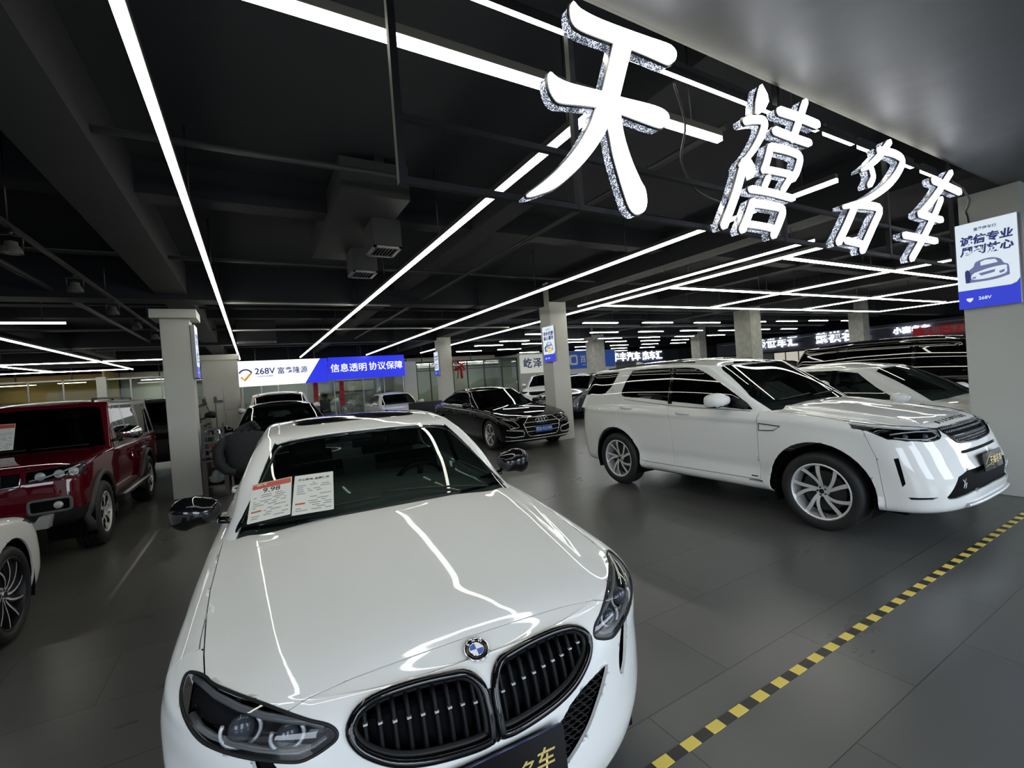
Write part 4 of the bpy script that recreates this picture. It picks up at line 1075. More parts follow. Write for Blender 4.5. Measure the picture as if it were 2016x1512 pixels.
    h, n = SB.front(0,.66); o, M = plate_local(suv, (.0,h.y-.035,.655), (0,-1,.10), .45, .15, PIANO)
    text('plate_letter', '天禧名车', .072, M @ Matrix.Translation((.06,-.005,.0055)), GOLD, o, .001, shear=.12)
    for pts in ([(-.19,-.02),(-.13,.02),(-.06,.05),(.0,.05),(.06,.02)], [(-.2,-.04),(-.1,-.03),(0,-.045)]):
        bm = NB(); tube(bm, [M @ Vector((a,b,.005)) for a,b in smooth_poly(pts,4,False)], .0025, 5); obj('plate_drawing', bm, GOLD, o)
    for x0, x1 in ((-.62,.02),(.05,.62)):
        pts = []
        for t_ in np.linspace(0,1,9):
            x = x0+(x1-x0)*t_; h, n = S.front(x, 1.205+.02*t_)
            if h is not None: pts.append(h+n*.014)
        bm = NB(); tube(bm, pts, .009, 6, flat=.7); obj('wiper', bm, PLAST, suv)
    bpy.context.view_layer.update()
    M, w, h = card_mx(suv, (-.506,1.799,1.352),(-.240,1.797,1.360),(-.63,1.56,1.204), .02)
    price_card('price_sheet', 'red-headed price sheet on the windscreen of the white off-roader', M, w, h, True, '13.98', 3)
    M, w, h = card_mx(suv, (-.213,1.794,1.358),(.07,1.79,1.358),(-.36,1.545,1.215), .02)
    price_card('certificate_sheet', 'pale certificate sheet on the windscreen of the white off-roader', M, w, h, False, None, 4)
# ------------------------------------------------------------------ car templates
def scl(k, sy, sz, dz=0.): return [(a*sy, b*sz+dz) for a, b in k]
def saloon(L=4.9, H=1.47, hw=.92, fast=0., NF=26, NS=40, step=.05):
    sy, sz = L/4.9, H/1.47
    return dict(L=L, hw=hw, z0=.19, NF=NF, NS=NS, step=step, nose=[.18,.06,.02,.0,.015,.05,.095,.14], ck=.95, nf=2.8,
        zs=scl([(.09,.70),(.4,.765),(1.0,.86),(1.7,.925),(2.7,.95),(3.8,.985),(4.9,.96)],sy,sz),
        zc=scl([(.14,.735),(.25,.78),(.5,.84),(1.0,.92),(1.5,.97),(1.8,.985),(4.3,1.05),(4.75,1.05),(4.86,1.0)],sy,sz),
        g=dict(belt=scl([(1.6,.945),(2.7,.975),(3.8,1.01),(4.6,1.03)],sy,sz), rail=scl([(2.2,1.33),(2.6,1.385),(3.1,1.40),(3.6,1.375),(4.2,1.31)],sy,sz),
               hwb=hw*.92, hwr=hw*.67, yc=1.52*sy, yt=2.34*sy, yd=(4.42+fast)*sy, yb=3.62*sy, cf=.34, cr=.28,
               zc=scl([(2.3,1.375),(2.5,1.415),(2.9,1.462),(3.2,1.462),(3.6,1.42)],sy,sz)))
def saloon_cuts(P, lamps, grille, intake, glassm=None, gh=None):
    sy, L = P['L']/4.9, P['L']; q = P['g']; sz = P.get('H', 1.47)/1.47
    be = lambda y: float(pchip(y*sy, q['belt'])); ra = lambda y: float(pchip(y*sy, q['rail']))
    fa, rb, wr = P['wheels'][:3]; G = glassm or GMID
    Z = lambda k: [(a*sy, b*sz) for a, b in k]
    c = [('headlight_lens','b',(.5,-.75,.35),'corner',lamps,LENS,'lr',dict(p3=1,depth=.003,gap=.001)),
        ('grille','b','xz','front',grille,DARK,'c',dict(push=.02,**NOC)),
        ('lower_intake','b','xz','front',intake,DARK,'lr',dict(push=.02,**NOC)),
        ('hood','b','xy','top',[(-.01,.2),(.35,.21),(P['hw']*.6,.30),(P['hw']*.80,.52),(P['hw']*.87,.9),(P['hw']*.9,1.6*sy),(P['hw']*.9,2.0*sy),(-.01,2.0*sy)],P['pm'],'c',{}),
        ('wheel_arch','b','yz','sidelo',arch(fa,wr*1.13,wr,20,-.4),None,'lr',{}), ('wheel_arch','b','yz','sidelo',arch(rb,wr*1.13,wr,20,-.4),None,'lr',{}),
        ('front_door','b','yz','side',[(fa+.52,.27),(fa+.58,.6),(fa+.74,.98),(2.78*sy,1.05),(2.78*sy,.27)],P['pm'],'lr',{}),
        ('rear_door','b','yz','side',[(2.785*sy,.27),(2.785*sy,1.05),(3.78*sy,1.1),(rb-.16,.86),(rb-.36,.6),(rb-.42,.27)],P['pm'],'lr',{}),
        ('tail_light','b','xz','rear',[(.45,.92*sz),(P['hw'],.95*sz),(P['hw'],.80*sz),(.45,.80*sz)],REDLENS,'lr',{}),
        ('windshield','g','xz','ws',[(-.01,1.37*sz),(q['hwr']*.75,1.36*sz),(q['hwr']*.95,1.33*sz),(q['hwb']*.965,.88*sz),(-.01,.88*sz)],gh or GCLEAR,'c',dict(gap=.001,depth=0)),
        ('rear_window','g','xz','rear',[(-.01,1.36*sz),(q['hwr']*.8,1.34*sz),(q['hwb']*.9,1.06*sz),(-.01,1.06*sz)],G,'c',NOC),
        ('side_window','g','yz','side',[(1.98*sy,be(1.98)+.015),(2.25*sy,be(2.2)+.18),(2.5*sy,ra(2.5)-.06),(2.77*sy,ra(2.77)-.035),(2.77*sy,be(2.77)+.012)],G,'lr',NOC),
        ('side_window','g','yz','side',[(2.84*sy,be(2.84)+.012),(2.84*sy,ra(2.84)-.033),(3.2*sy,ra(3.2)-.035),(3.6*sy,ra(3.6)-.06),(3.95*sy,ra(3.9)-.16),(4.12*sy,be(4.1)+.06),(4.0*sy,be(4.0)+.015)],G,'lr',NOC),
        ('door_pillar','g','yz','side',[(2.77*sy,be(2.77)),(2.77*sy,ra(2.77)-.03),(2.84*sy,ra(2.84)-.03),(2.84*sy,be(2.84))],PIANO,'lr',NOC)]
    P['cuts'] = c
def offroad(L=4.7, H=1.75, hw=.95, NF=26, NS=40, step=.05):
    sy, sz = L/4.6, H/1.75; S0 = SUVP
    return dict(L=L, hw=hw, z0=.27, NF=NF, NS=NS, step=step, nose=S0['nose'], cfs=S0['cfs'], hws=S0['hws'], tail=S0['tail'], nf=3., nr=3.4, zs=scl(S0['zs'],sy,sz), zc=scl(S0['zc'],sy,sz),
        g=dict(belt=scl(S0['g']['belt'],sy,sz), rail=scl(S0['g']['rail'],sy,sz), hwb=hw*.945, hwr=hw*.80, yc=1.33*sy, yt=2.08*sy, yd=4.54*sy, yb=4.30*sy, cf=.34, cr=.2, nf=3.2, zc=scl(S0['g']['zc'],sy,sz)), H=H)
def offroad_cuts(P, pm, G=None, ws=None, grille=None):
    sy, sz, hw = P['L']/4.6, P['H']/1.75, P['hw']; fa, rb, wr = P['wheels'][:3]; G = G or GTINT
    Z = lambda k: [(a*sy, b*sz) for a, b in k]; q = P['g']
    P['cuts'] = [('headlight_lens','b',AXL,'corner',[(a*hw/.95,b,c_*sz) for a,b,c_ in LAMPS],LENS,'lr',dict(p3=1,depth=.003,gap=.001)),
        ('grille','b','xz','front',grille or [(-.01,.966*sz),(.45,.96*sz),(.44,.87*sz),(.33,.80*sz),(-.01,.79*sz)],DARK,'c',dict(push=.02,**NOC)),
        ('lower_intake','b','xz','front',[(-.01,.60),(.5,.60),(.68,.45),(-.01,.45)],DARK,'c',dict(push=.02,**NOC)),
        ('wheel_arch','b','yz','sidelo',arch(fa,wr*1.2,wr,20,-.4),None,'lr',{}), ('wheel_arch','b','yz','sidelo',arch(rb,wr*1.2,wr,20,-.4),None,'lr',{}),
        ('front_door','b','yz','side',Z([(1.53,.40),(1.53,.62),(1.51,1.16),(2.695,1.2),(2.64,.84),(2.65,.40)]),pm,'lr',{}),
        ('rear_door','b','yz','side',Z([(2.66,.40),(2.65,.84),(2.70,1.2),(3.63,1.25),(3.58,1.0),(3.36,.87),(3.2,.62),(3.18,.40)]),pm,'lr',{}),
        ('tail_light','b','yz','sidelo',Z([(4.30,1.20),(4.60,1.20),(4.6,1.0),(4.42,1.03)]),REDLENS,'lr',{}),
        ('windshield','g','xz','ws',[(-.01,1.662*sz),(q['hwr']*.5,1.655*sz),(q['hwr']*.9,1.59*sz),(q['hwr']*.94,1.5*sz),(q['hwb']*.92,1.05*sz),(-.01,1.05*sz)],ws or GMID,'c',dict(gap=.001,depth=0)),
        ('side_window','g','yz','side',Z([(1.62,1.14),(1.85,1.34),(2.10,1.49),(2.35,1.60),(2.655,1.63),(2.675,1.215),(2.10,1.172)]),G,'lr',NOC),
        ('side_window','g','yz','side',Z([(2.72,1.215),(2.70,1.632),(3.1,1.64),(3.55,1.62),(3.62,1.27),(3.18,1.255)]),G,'lr',NOC),
        ('door_pillar','g','yz','side',Z([(2.655,1.18),(2.655,1.632),(2.70,1.634),(2.72,1.18)]),PIANO,'lr',NOC),
        ('quarter_window','g','yz','any',Z([(3.68,1.62),(3.74,1.28),(4.5,1.31),(4.46,1.48),(4.34,1.59),(4.0,1.62)]),G,'lr',NOC),
        ('rear_window','g','xz','rear',[(-.01,1.60*sz),(.62,1.58*sz),(.72,1.30*sz),(-.01,1.30*sz)],G,'c',NOC)]
def front_plate(t, P, z, m, dy=.02, w=.44, h=.14, txt=None, tm=None, size=.09):
    hh, n = P['SB'].front(0, z); o, M = plate_local(t, (0,hh.y-dy,z), (0,-1,.05), w, h, m)
    if txt: text('plate_letter', txt, size, M @ Matrix.Translation((0,-.004,.0055)), tm, o, .0015)
    return o, M
def lamp_bits(t, P, lamps, drl):
    SB_ = P['SB']; ax = axes_of((.5,-.75,.35))
    for s in (1,-1):
        def onl(pts, d):
            out = []
            for p in pts:
                h, n = SB_.hit(Vector(p)+ax[2]*.4, -ax[2])
                if h is not None: h = h-n*d; out.append(Vector((h.x*s,h.y,h.z)))
            return out
        e = bpy.data.objects.new('headlight', None); COL.objects.link(e); e.parent = t
        for d in drl:
            q = onl(d, .012)
            if len(q) > 1: bm = NB(); tube(bm, q, .007, 6); obj('light_guide', bm, SILV, e)
        q = onl(lamps, .001); bm = NB(); tube(bm, q, .005, 5, True); obj('lamp_seal', bm, PIANO, e)
# ------------------------------------------------------------------ black saloon with four rings
P = saloon(5.05, 1.47, .943, .1, 34, 60, .035); P['pm'] = BLACKP; P['H'] = 1.47
P['wheels'] = (.93, 3.955, .355, .25, .24, 'twin', 5)
LA_ = [(.47,.165,.76),(.60,.24,.775),(.74,.36,.785),(.84,.52,.79),(.895,.70,.80),(.885,.58,.745),(.85,.43,.705),(.76,.30,.675),(.66,.22,.66),(.56,.17,.675),(.50,.15,.70)]
GRA = [(-.01,.735),(.33,.735),(.475,.60),(.40,.37),(.34,.33),(-.01,.325)]
saloon_cuts(P, LA_, GRA, [(.50,.47),(.84,.52),(.86,.40),(.80,.33),(.46,.33),(.47,.40)], GMID, GCLEAR)
P['mirror'] = ((1.04,1.93,1.03), .22, .14, .18, BLACKP, PIANO); P['handles'] = [(2.55,.83),(3.55,.86)]; P['seats'] = (1.62, 2.75, .93, .36)
P['tubes'] = [('window_trim','side',[(2.0,.975),(2.3,1.18),(2.6,1.335),(3.0,1.37),(3.5,1.345),(4.0,1.20),(4.25,1.06)],.009,CHROME,{}),
              ('window_trim','side',[(1.95,.962),(2.8,.985),(3.6,1.015),(4.25,1.045)],.007,CHROME,{}), ('sill_trim','side',[(1.4,.30),(2.5,.29),(3.5,.30)],.010,ALLOYD,{}),
              ('body_crease','side',[(.9,.80),(1.8,.84),(3.0,.87),(4.5,.90)],.004,BLACKP,{})]
audi = build_car('saloon_car', 'black saloon with a four-ring badge and blue number plate in front of the pale column', (5.66,8.62,0), -1.5, P, BLACKP)
SB = P['SB']
lamp_bits(audi, P, LA_, [[(.52,.17,.735),(.66,.27,.752),(.80,.43,.768),(.87,.62,.78)],[(.56,.18,.695),(.68,.25,.69),(.78,.34,.705),(.85,.46,.73)],[(.60,.21,.72),(.70,.28,.73)],[(.72,.29,.715),(.80,.40,.74)]])
rim = [p for p in [SB.front(x, z)[0] for x, z in [(0,.737),(.17,.737),(.33,.735),(.40,.668),(.475,.60),(.44,.485),(.40,.37),(.34,.33),(.17,.325)]] if p]
full = rim+[Vector((-p.x,p.y,p.z)) for p in rim[::-1]][:-1]
full = rim+[Vector((0,SB.front(0.001,.325)[0].y,.325))]+[Vector((-p.x,p.y,p.z)) for p in rim[:0:-1]]
bm = NB(); tube(bm, [p+Vector((0,-.006,0)) for p in full], .011, 8, True); obj('grille_frame', bm, CHROME, audi)
for i in range(7):
    z = .385+i*.05; xm = .40+.075*(z-.37)/.23 if z < .6 else .475-.145*(z-.6)/.135
    bm = NB()
    pts = [p for p in [SB.front(x, z)[0] for x in np.linspace(-xm,xm,13)] if p]
    tube(bm, [p+Vector((0,.008,0)) for p in pts], .007, 6)
    obj('grille_bar', bm, ALLOY if i % 2 else PIANO, audi)
for k in range(4):
    x = -.1125+.075*k; h, n = SB.front(x, .665); bm = NB()
    tube(bm, [(x+.05*math.cos(a*PI/14),h.y-.014-.001*k,.665+.05*math.sin(a*PI/14)) for a in range(28)], .0075, 6, True); obj('ring_badge', bm, CHROME, audi)
front_plate(audi, P, .475, mat('plate_blue',(.02,.11,.55),.35), .03, .44, .14, '京B·9229R', WHITEM, .098)
for s in (1,-1):
    V = [(.50,.475),(.70,.50),(.84,.52)]; q = [SB.front(x, z)[0] for x, z in [(.84,.50),(.70,.485),(.52,.465),(.48,.42),(.50,.345),(.70,.335),(.86,.36)]]
    bm = NB(); tube(bm, [Vector((p.x*s,p.y-.004,p.z)) for p in q if p], .010, 6); obj('intake_trim', bm, ALLOY, audi)
q = [SB.front(x, .262)[0] for x in np.linspace(-.85,.85,17)]
bm = NB(); tube(bm, [p+Vector((0,-.004,0)) for p in q if p], .009, 6); obj('chin_trim', bm, ALLOY, audi)
# ------------------------------------------------------------------ red boxy off-roader and its dark neighbour
def boxy(L=4.63, hw=.90, H=1.84):
    return dict(L=L, hw=hw, z0=.42, NF=36, NS=50, step=.04, nose=[.10,.02,.0,.0,.01,.03,.06,.09], cfs=[.16,.18,.18,.18,.2,.2,.2,.2], hws=[.80,.90,.94,.95,.95,.95,.935,.90], tail=[.1,.03,.0,.0,.0,.0,.02,.05],
        nf=4.2, nr=4.5, cr=.16, edge=.022, p=5, w=[(0,.97),(.6,1.),(4,1.),(4.63,.98)],
        zs=[(.06,1.03),(.5,1.065),(1.2,1.09),(1.6,1.10),(3.0,1.10),(4.6,1.12)], zc=[(.09,1.06),(.3,1.10),(.9,1.135),(1.4,1.155),(4.6,1.15)],
        g=dict(belt=[(1.3,1.11),(4.6,1.13)], rail=[(1.9,1.70),(2.6,1.735),(4.6,1.72)], hwb=hw*.92, hwr=hw*.80, tb=1.1, yc=1.43, yt=1.86, yd=4.56, yb=4.46, cf=.10, cr=.14, nf=5, nr=5,
               zc=[(1.8,1.73),(2.1,1.78),(3,1.80),(4.5,1.77)]), H=H)
LR = [(.42,.08,1.035),(.55,.10,1.045),(.70,.14,1.055),(.80,.21,1.065),(.845,.31,1.075),(.845,.24,1.0),(.82,.18,.945),(.70,.10,.935),(.55,.07,.925),(.41,.06,.925)]
def boxy_car(label, loc, rz, pm, rp, detail=True, P=None):
    P = boxy(); P['wheels'] = (.78, 3.53, .385, .24, .245, 'fork', 6); P['roofpaint'] = rp
    Q = P['g']
    P['cuts'] = [('headlight_lens','b',(.3,-.9,.1),'corner',LR,LENS,'lr',dict(p3=1,depth=.003,gap=.001)),
        ('headlight_housing','b',(.3,-.9,.1),'corner',LR,None,'lr',dict(p3=1)),
        ('grille','b','xz','front',[(-.01,1.03),(.385,1.03),(.39,.90),(-.01,.90)],DARK,'c',dict(push=.03,**NOC)),
        ('fog_lamp','b','xz','front',rrect(.30,.115,.025,3,.60,.665),DARK,'lr',dict(push=.03,**NOC)),
        ('bumper_guard','b','yz','sidelo',[(-.1,.40),(-.1,.60),(.34,.60),(.40,.40)],PLAST,'lr',{}),
        ('bumper_guard','b','xz','front',[(-.01,.40),(-.01,.585),(.9,.60),(.9,.40)],PLAST,'c',{}),
        ('hood','b','xy','top',[(-.01,.12),(.55,.13),(.70,.22),(.755,.4),(.76,1.55),(-.01,1.55)],pm,'c',dict(gap=.003)),
        ('wheel_arch','b','yz','sidelo',arch(.78,.47,.40,20,-.35),None,'lr',{}), ('wheel_arch','b','yz','sidelo',arch(3.53,.47,.40,20,-.35),None,'lr',{}),
        ('front_door','b','yz','side',[(1.42,.47),(1.42,1.12),(2.42,1.12),(2.42,.47)],pm,'lr',{}), ('rear_door','b','yz','side',[(2.425,.47),(2.425,1.12),(3.30,1.12),(3.28,.95),(3.10,.75),(3.02,.47)],pm,'lr',{}),
        ('tail_light','b','xz','rear',rrect(.14,.3,.02,2,.76,.95),REDLENS,'lr',{}),
        ('windshield','g','xz','ws',[(-.01,1.685),(.62,1.68),(.665,1.65),(.765,1.145),(-.01,1.145)],GMID,'c',dict(gap=.001,depth=0)),
        ('door_frame','g','yz','any',[(1.3,1.05),(1.92,1.735),(1.99,1.735),(1.60,1.15),(1.60,1.05)],pm,'lr',NOC),
        ('windshield_header','g','xz','ws',[(-.01,1.685),(-.01,1.75),(.75,1.75),(.75,1.1),(.80,1.1),(.775,1.145),(.765,1.145),(.665,1.65),(.62,1.68)],pm,'c',NOC),
        ('side_window','g','yz','side',[(1.66,1.15),(1.95,1.62),(2.02,1.67),(2.40,1.68),(2.40,1.15)],GTINT,'lr',NOC),
        ('side_window','g','yz','side',[(2.50,1.15),(2.50,1.68),(3.22,1.68),(3.24,1.15)],GTINT,'lr',NOC),
        ('quarter_window','g','yz','side',[(3.42,1.17),(3.42,1.66),(4.25,1.66),(4.35,1.17)],GTINT,'lr',NOC),
        ('rear_window','g','xz','rear',rrect(1.2,.45,.05,3,0,1.42),GTINT,'c',NOC)]
    P['mirror'] = ((1.03,1.55,1.28), .25, .19, .17, CHROME if detail else PLAST, PIANO); P['seats'] = (1.5, 2.5, 1.12, .75)
    P['handles'] = [(2.30,1.0),(3.15,1.0)]; P['handlemat'] = pm
    t = build_car('offroad_car', label, loc, rz, P, pm); SB_ = P['SB']; S_ = P['S']
    for s in (1,-1):
        for yw in (.78, 3.53):
            pts = []
            for a in np.linspace(-.25,PI+.25,22):
                y, z = yw+.475*math.cos(a), .40+.475*math.sin(a); h, n = SB_.side(min(max(y,.12),4.5), min(z,1.0))
                x = h.x if h is not None else .84
                pts.append((s*max(x,.80), y, z))
            bm = NB(); tube(bm, pts, .045, 8, flat=.8); obj('arch_flare', bm, PLAST if not detail else mat('flare_grey',(.035,.034,.035),.5), t)
        bm = NB(); box(bm, (s*.78-.09,1.28,.44),(s*.98-.02*s,3.0,.49), bev=.012) if s > 0 else box(bm, (-.96,1.28,.44),(-.69,3.0,.49), bev=.012); obj('side_step', bm, ALLOYD, t)
        bm = NB(); box(bm, (min(s*.93,s*.97),1.35,.488),(max(s*.93,s*.97),2.95,.497)); obj('step_strip', bm, ALLOY, t)
        q = [SB_.front(s*x, z)[0] for x, z in rrect(.32,.135,.03,3,.60,.665)]
        bm = NB(); tube(bm, [p for p in q if p], .016, 6, True); obj('fog_lamp_frame', bm, mat('flare_grey2',(.10,.10,.10),.5), t)
        bm = NB(); h = SB_.front(s*.62,.66)[0]; lathe(bm, [(0,.001),(-.004,.03),(.01,.04)], 16, axis='y', c=(s*.66,h.y+.01,.66)); obj('fog_bulb', bm, SILV, t)
        e = bpy.data.objects.new('headlight', None); COL.objects.link(e); e.parent = t; ax = axes_of((.3,-.9,.1))
        def onl(pts, d):
            out = []
            for p in pts:
                h, n = SB_.hit(Vector(p)+ax[2]*.4, -ax[2])
                if h is not None: h = h-n*d; out.append(Vector((h.x*s,h.y,h.z)))
            return out
        for c in ((.52,.08,.98),(.66,.11,.985),(.77,.17,.995)):
            q = onl([c], .025)
            if q: bm = NB(); lathe(bm, [(-.004,.001),(0,.028),(.01,.04),(-.005,.044)], 18, axis='y', c=q[0]); obj('projector_lens', bm, SILV, e, smooth=True)
        q = onl([(.44,.07,.94),(.56,.09,.96),(.70,.12,1.005),(.82,.2,1.055)], .01)
        if len(q) > 1: bm = NB(); tube(bm, q, .009, 6); obj('light_guide', bm, SILV, e)
        q = onl(LR, .0); bm = NB(); tube(bm, q, .007, 5, True); obj('lamp_seal', bm, PLAST, e)
        pts = [S_.top(.55, y)[0] for y in np.linspace(2.0,4.3,12)]
        pts = [p for p in pts if p]
        bm = NB(); tube(bm, [Vector((p.x*s,p.y,p.z+.035)) for p in pts], .016, 6)
        for p in (pts[0],pts[5],pts[-1]): tube(bm, [(p.x*s,p.y,p.z-.01),(p.x*s,p.y,p.z+.035)], .016, 6)
        obj('roof_rail', bm, ALLOYD, t)
    # grille bars and chrome mark
    for i, x in enumerate((-.235,-.145,.145,.235) if detail else (-.3,-.2,-.1,0,.1,.2,.3)):
        h = SB_.front(x,.97)[0]; bm = NB(); box(bm, (x-.018,h.y-.005,.912),(x+.018,h.y+.02,1.02), bev=.004); obj('grille_bar', bm, PIANO, t)
    q = [SB_.front(x, z)[0] for x, z in [(-.385,.995),(-.385,.905),(-.2,.90),(0,.90),(.2,.90),(.385,.905),(.385,.995)]]
    if detail:
        bm = NB(); tube(bm, [p+Vector((0,-.004,0)) for p in q if p], .012, 6); obj('grille_frame', bm, CHROME, t)
        h = SB_.front(0,.97)[0]; bm = NB()
        for x in (-.045,.045): box(bm, (x-.013,h.y-.012,.915),(x+.013,h.y+.01,1.02))
        box(bm, (-.045,h.y-.012,.958),(.045,h.y+.008,.978)); box(bm, (-.09,h.y-.012,.915),(-.045,h.y+.006,.932)); box(bm, (.045,h.y-.012,.915),(.09,h.y+.006,.932)); obj('grille_mark', bm, CHROME, t)
        bm = NB(); prism(bm, [(-.60,-.05),(.60,-.05),(.63,.08),(.54,.08),(.50,.02),(-.50,.02),(-.54,.08),(-.63,.08)], -.02, .10, ((1,0,0),(0,0,1),(0,1,0)), (0,-.06,.50)); obj('tow_guard', bm, SILV, t)
    for x0, x1 in ((-.6,.0),(.05,.6)):
        pts = [S_.front(x, 1.185)[0] for x in np.linspace(x0,x1,6)]
        bm = NB(); tube(bm, [p+Vector((0,-.012,.0)) for p in pts if p], .008, 5); obj('wiper', bm, PLAST, t)
    return t, P
red, PR = boxy_car('dark red boxy off-roader with grey roof and chrome mirror, left of the pale column', (-2.52,6.56,0), 0, REDP, mat('roof_grey',(.10,.095,.10),.35,coat=.6))
bpy.context.view_layer.update()
M, w, h = card_mx(red, (-.35,1.60,1.52),(-.10,1.60,1.52),(-.36,1.47,1.20), .03)
price_card('price_sheet', 'red-headed price sheet on the windscreen of the red off-roader', M, w, h, True, None, 9)
jeep, PJ = boxy_car('dark boxy off-roader half hidden behind the red one and the pale column', (-1.95,11.9,0), 0, GREENP, GREENP, False)
# ------------------------------------------------------------------ white cars and the rest
def sal(label, loc, rz, pm, L=4.7, H=1.46, hw=.90, mir=None, fine=False, seats=True, glassm=None, wheels=None, seatmat=None, gh=None):
    P = saloon(L, H, hw, 0, 34 if fine else 24, 56 if fine else 36, .035 if fine else .055); P['pm'] = pm; P['H'] = H
    P['wheels'] = wheels or (.90, L-1.05, .33, .235, .225, 'twin', 5)
    lm = [(.47,.165,.72),(.60,.24,.745),(.74,.36,.765),(.84,.52,.78),(.88,.66,.79),(.87,.56,.735),(.83,.41,.70),(.74,.28,.67),(.62,.20,.655),(.52,.16,.67)]
    lm = [(a*hw/.943,b,c) for a,b,c in lm]
    saloon_cuts(P, lm, [(-.01,.70),(.40,.70),(.44,.62),(.36,.54),(-.01,.53)], [(.42,.42),(.80,.45),(.78,.32),(.42,.30)], glassm, gh)
    P['mirror'] = ((hw+.09,1.88*L/4.9,1.0*H/1.47), .22, .15, .17, mir or pm, PIANO); P['handles'] = [(2.5*L/4.9,.83),(3.45*L/4.9,.86)]; P['seatmat'] = seatmat
    if seats: P['seats'] = (1.6*L/4.9, 2.75*L/4.9, .93*H/1.47, .40)
    t = build_car('saloon_car', label, loc, rz, P, pm); lamp_bits(t, P, lm, [[lm[0],lm[2],lm[4]],[lm[9],lm[7],lm[6]]]); return t, P
def off(label, loc, rz, pm, L=4.7, H=1.75, hw=.95, mir=None, G=None, ws=None, style='twin', plate=None):
    P = offroad(L, H, hw); P['wheels'] = (.95*L/4.6, 3.68*L/4.6, .37, .25, .24, style, 5); offroad_cuts(P, pm, G, ws)
    P['mirror'] = ((hw+.12,1.86*L/4.6,1.22*H/1.75), .25, .18, .18, mir or pm, PIANO); P['handles'] = [(2.45*L/4.6,1.07),(3.4*L/4.6,1.1)]; P['seats'] = (1.55*L/4.6, 2.75*L/4.6, 1.12, .62)
    t = build_car('offroad_car', label, loc, rz, P, pm)
    pts = [p for p in [P['S'].top(.58, y)[0] for y in np.linspace(2.4*L/4.6,4.1*L/4.6,9)] if p]
    for s in (1,-1):
        bm = NB(); tube(bm, [Vector((p.x*s,p.y,p.z+.012)) for p in pts], .014, 6); obj('roof_rail', bm, PIANO, t)
    return t, P
wl, _ = sal('white car cut by the left edge, dark turbine wheel, in front of the red off-roader', (-2.50,5.62,0), 180, WHITE, 4.6, 1.50, .90, fine=True, seats=False, wheels=(.88,3.6,.345,.258,.23,'turbine',10))
wr_, _ = sal('white saloon with pale seats between the white off-roader and the column at the right edge', (8.08,.72,0), 0, WHITE, 4.75, 1.53, .92, fine=True, glassm=GCLEAR, seatmat=SEATL)
bs, _ = off('long black off-roader behind the white saloon at the right', (10.85,.25,0), 0, BLACKP, 5.35, 1.90, 1.02)
b2_, _ = sal('black saloon parked directly behind the nearest white saloon', (.52,8.75,0), 0, BLACKP, 4.8, 1.52, .92, fine=True)
w2_, _ = off('white off-roader facing us under the lit white and blue banner', (.74,14.2,0), 0, WHITE, 4.7, 1.78, .93)
w3_, _ = sal('far white saloon under the blue half of the banner', (5.25,17.0,0), 0, WHITE, 4.6, 1.44, .90)
rr_, _ = off('white off-roader parked side-on under the white shop board', (11.0,17.0,0), -45, WHITE, 4.9, 1.80, .97)
d1_, _ = off('black off-roader with bright wheels right of the pale column, side-on', (15.5,20.5,0), -84, BLACKP, 4.8, 1.72, .95)
d3_, _ = off('dark off-roader close behind the side-on white one, left of the pale column', (9.3,13.4,0), -60, mat('paint_navy',(.008,.009,.02),.3,coat=1.), 4.6, 1.66, .92)
d4_, _ = sal('white saloon far away above the windscreen of the white off-roader', (18.8,9.0,0), 0, WHITE, 4.6, 1.5, .9)
d5_, _ = sal('dark red saloon far away beside the tail of the long black off-roader', (21.5,9.6,0), 0, REDP, 4.6, 1.62, .9)
d6_, _ = sal('black saloon far away behind the windscreen of the white off-roader', (16.2,7.2,0), 0, BLACKP, 4.6, 1.45, .9)
# ------------------------------------------------------------------ lights
LED = lamp_mat('led_strip', (1,.985,.86), LEDP)
LEDC = lamp_mat('led_batten', (.97,1,.97), LEDP*1.5)
CHAN = mat('light_channel', (.03,.03,.03), .5)
ZL = 3.22
def strip(p, q, label, w=.05, name='strip_light', group=None, m=None, hang=True):
    p, q = Vector((*p,0)), Vector((*q,0)); d = q-p; L = d.length; c = (p+q)/2
    t = thing(name, label, 'light', (c.x,c.y,ZL), math.atan2(d.y,d.x), group)
    bm = NB(); box(bm, (-L/2,-w*.52,.03),(L/2,w*.52,.075)); obj('housing', bm, CHAN, t)
    bm = NB(); box(bm, (-L/2,-w*.45,0),(L/2,w*.45,.034)); obj('diffuser', bm, m or LED, t)
    if hang:
        for k in range(max(2, int(L/2.4)+1)):
            x = -L/2+.3+(L-.6)*k/max(1, int(L/2.4)); bm = NB(); tube(bm, [(x,0,.06),(x,0,ZC-ZL-.02)], .006, 5); obj('hanger', bm, BLKM, t)
    return t
strip((-.355,2.06),(-.355,21.7), 'long ceiling light over the left flank of the nearest white saloon, ending above the banner')
strip((1.92,2.08),(1.92,21.8), 'long ceiling light ending at the middle of the lit banner')
strip((4.74,2.08),(4.74,21.8), 'long ceiling light ending at the right half of the lit banner')
strip((7.37,2.9),(7.37,21.8), 'long ceiling light passing just in front of the poster column')
strip((6.80,3.3),(6.80,8.5), 'thin ceiling light running alongside the long one by the poster column', .022)
strip((-1.6,2.03),(3.0,2.03), 'ceiling light across the shop front behind the big lit character')
strip((-1.0,1.66),(3.55,1.66), 'uppermost ceiling light along the grey ceiling edge', .03)
for i, (a, b) in enumerate(((3.65,4.05),(4.15,4.45),(4.6,5.1),(5.3,5.6))): strip((a,1.66),(b,1.66), 'short light dash along the grey ceiling edge behind the lit characters', .03, 'light_dash', 'short light dashes behind the sign', hang=False)
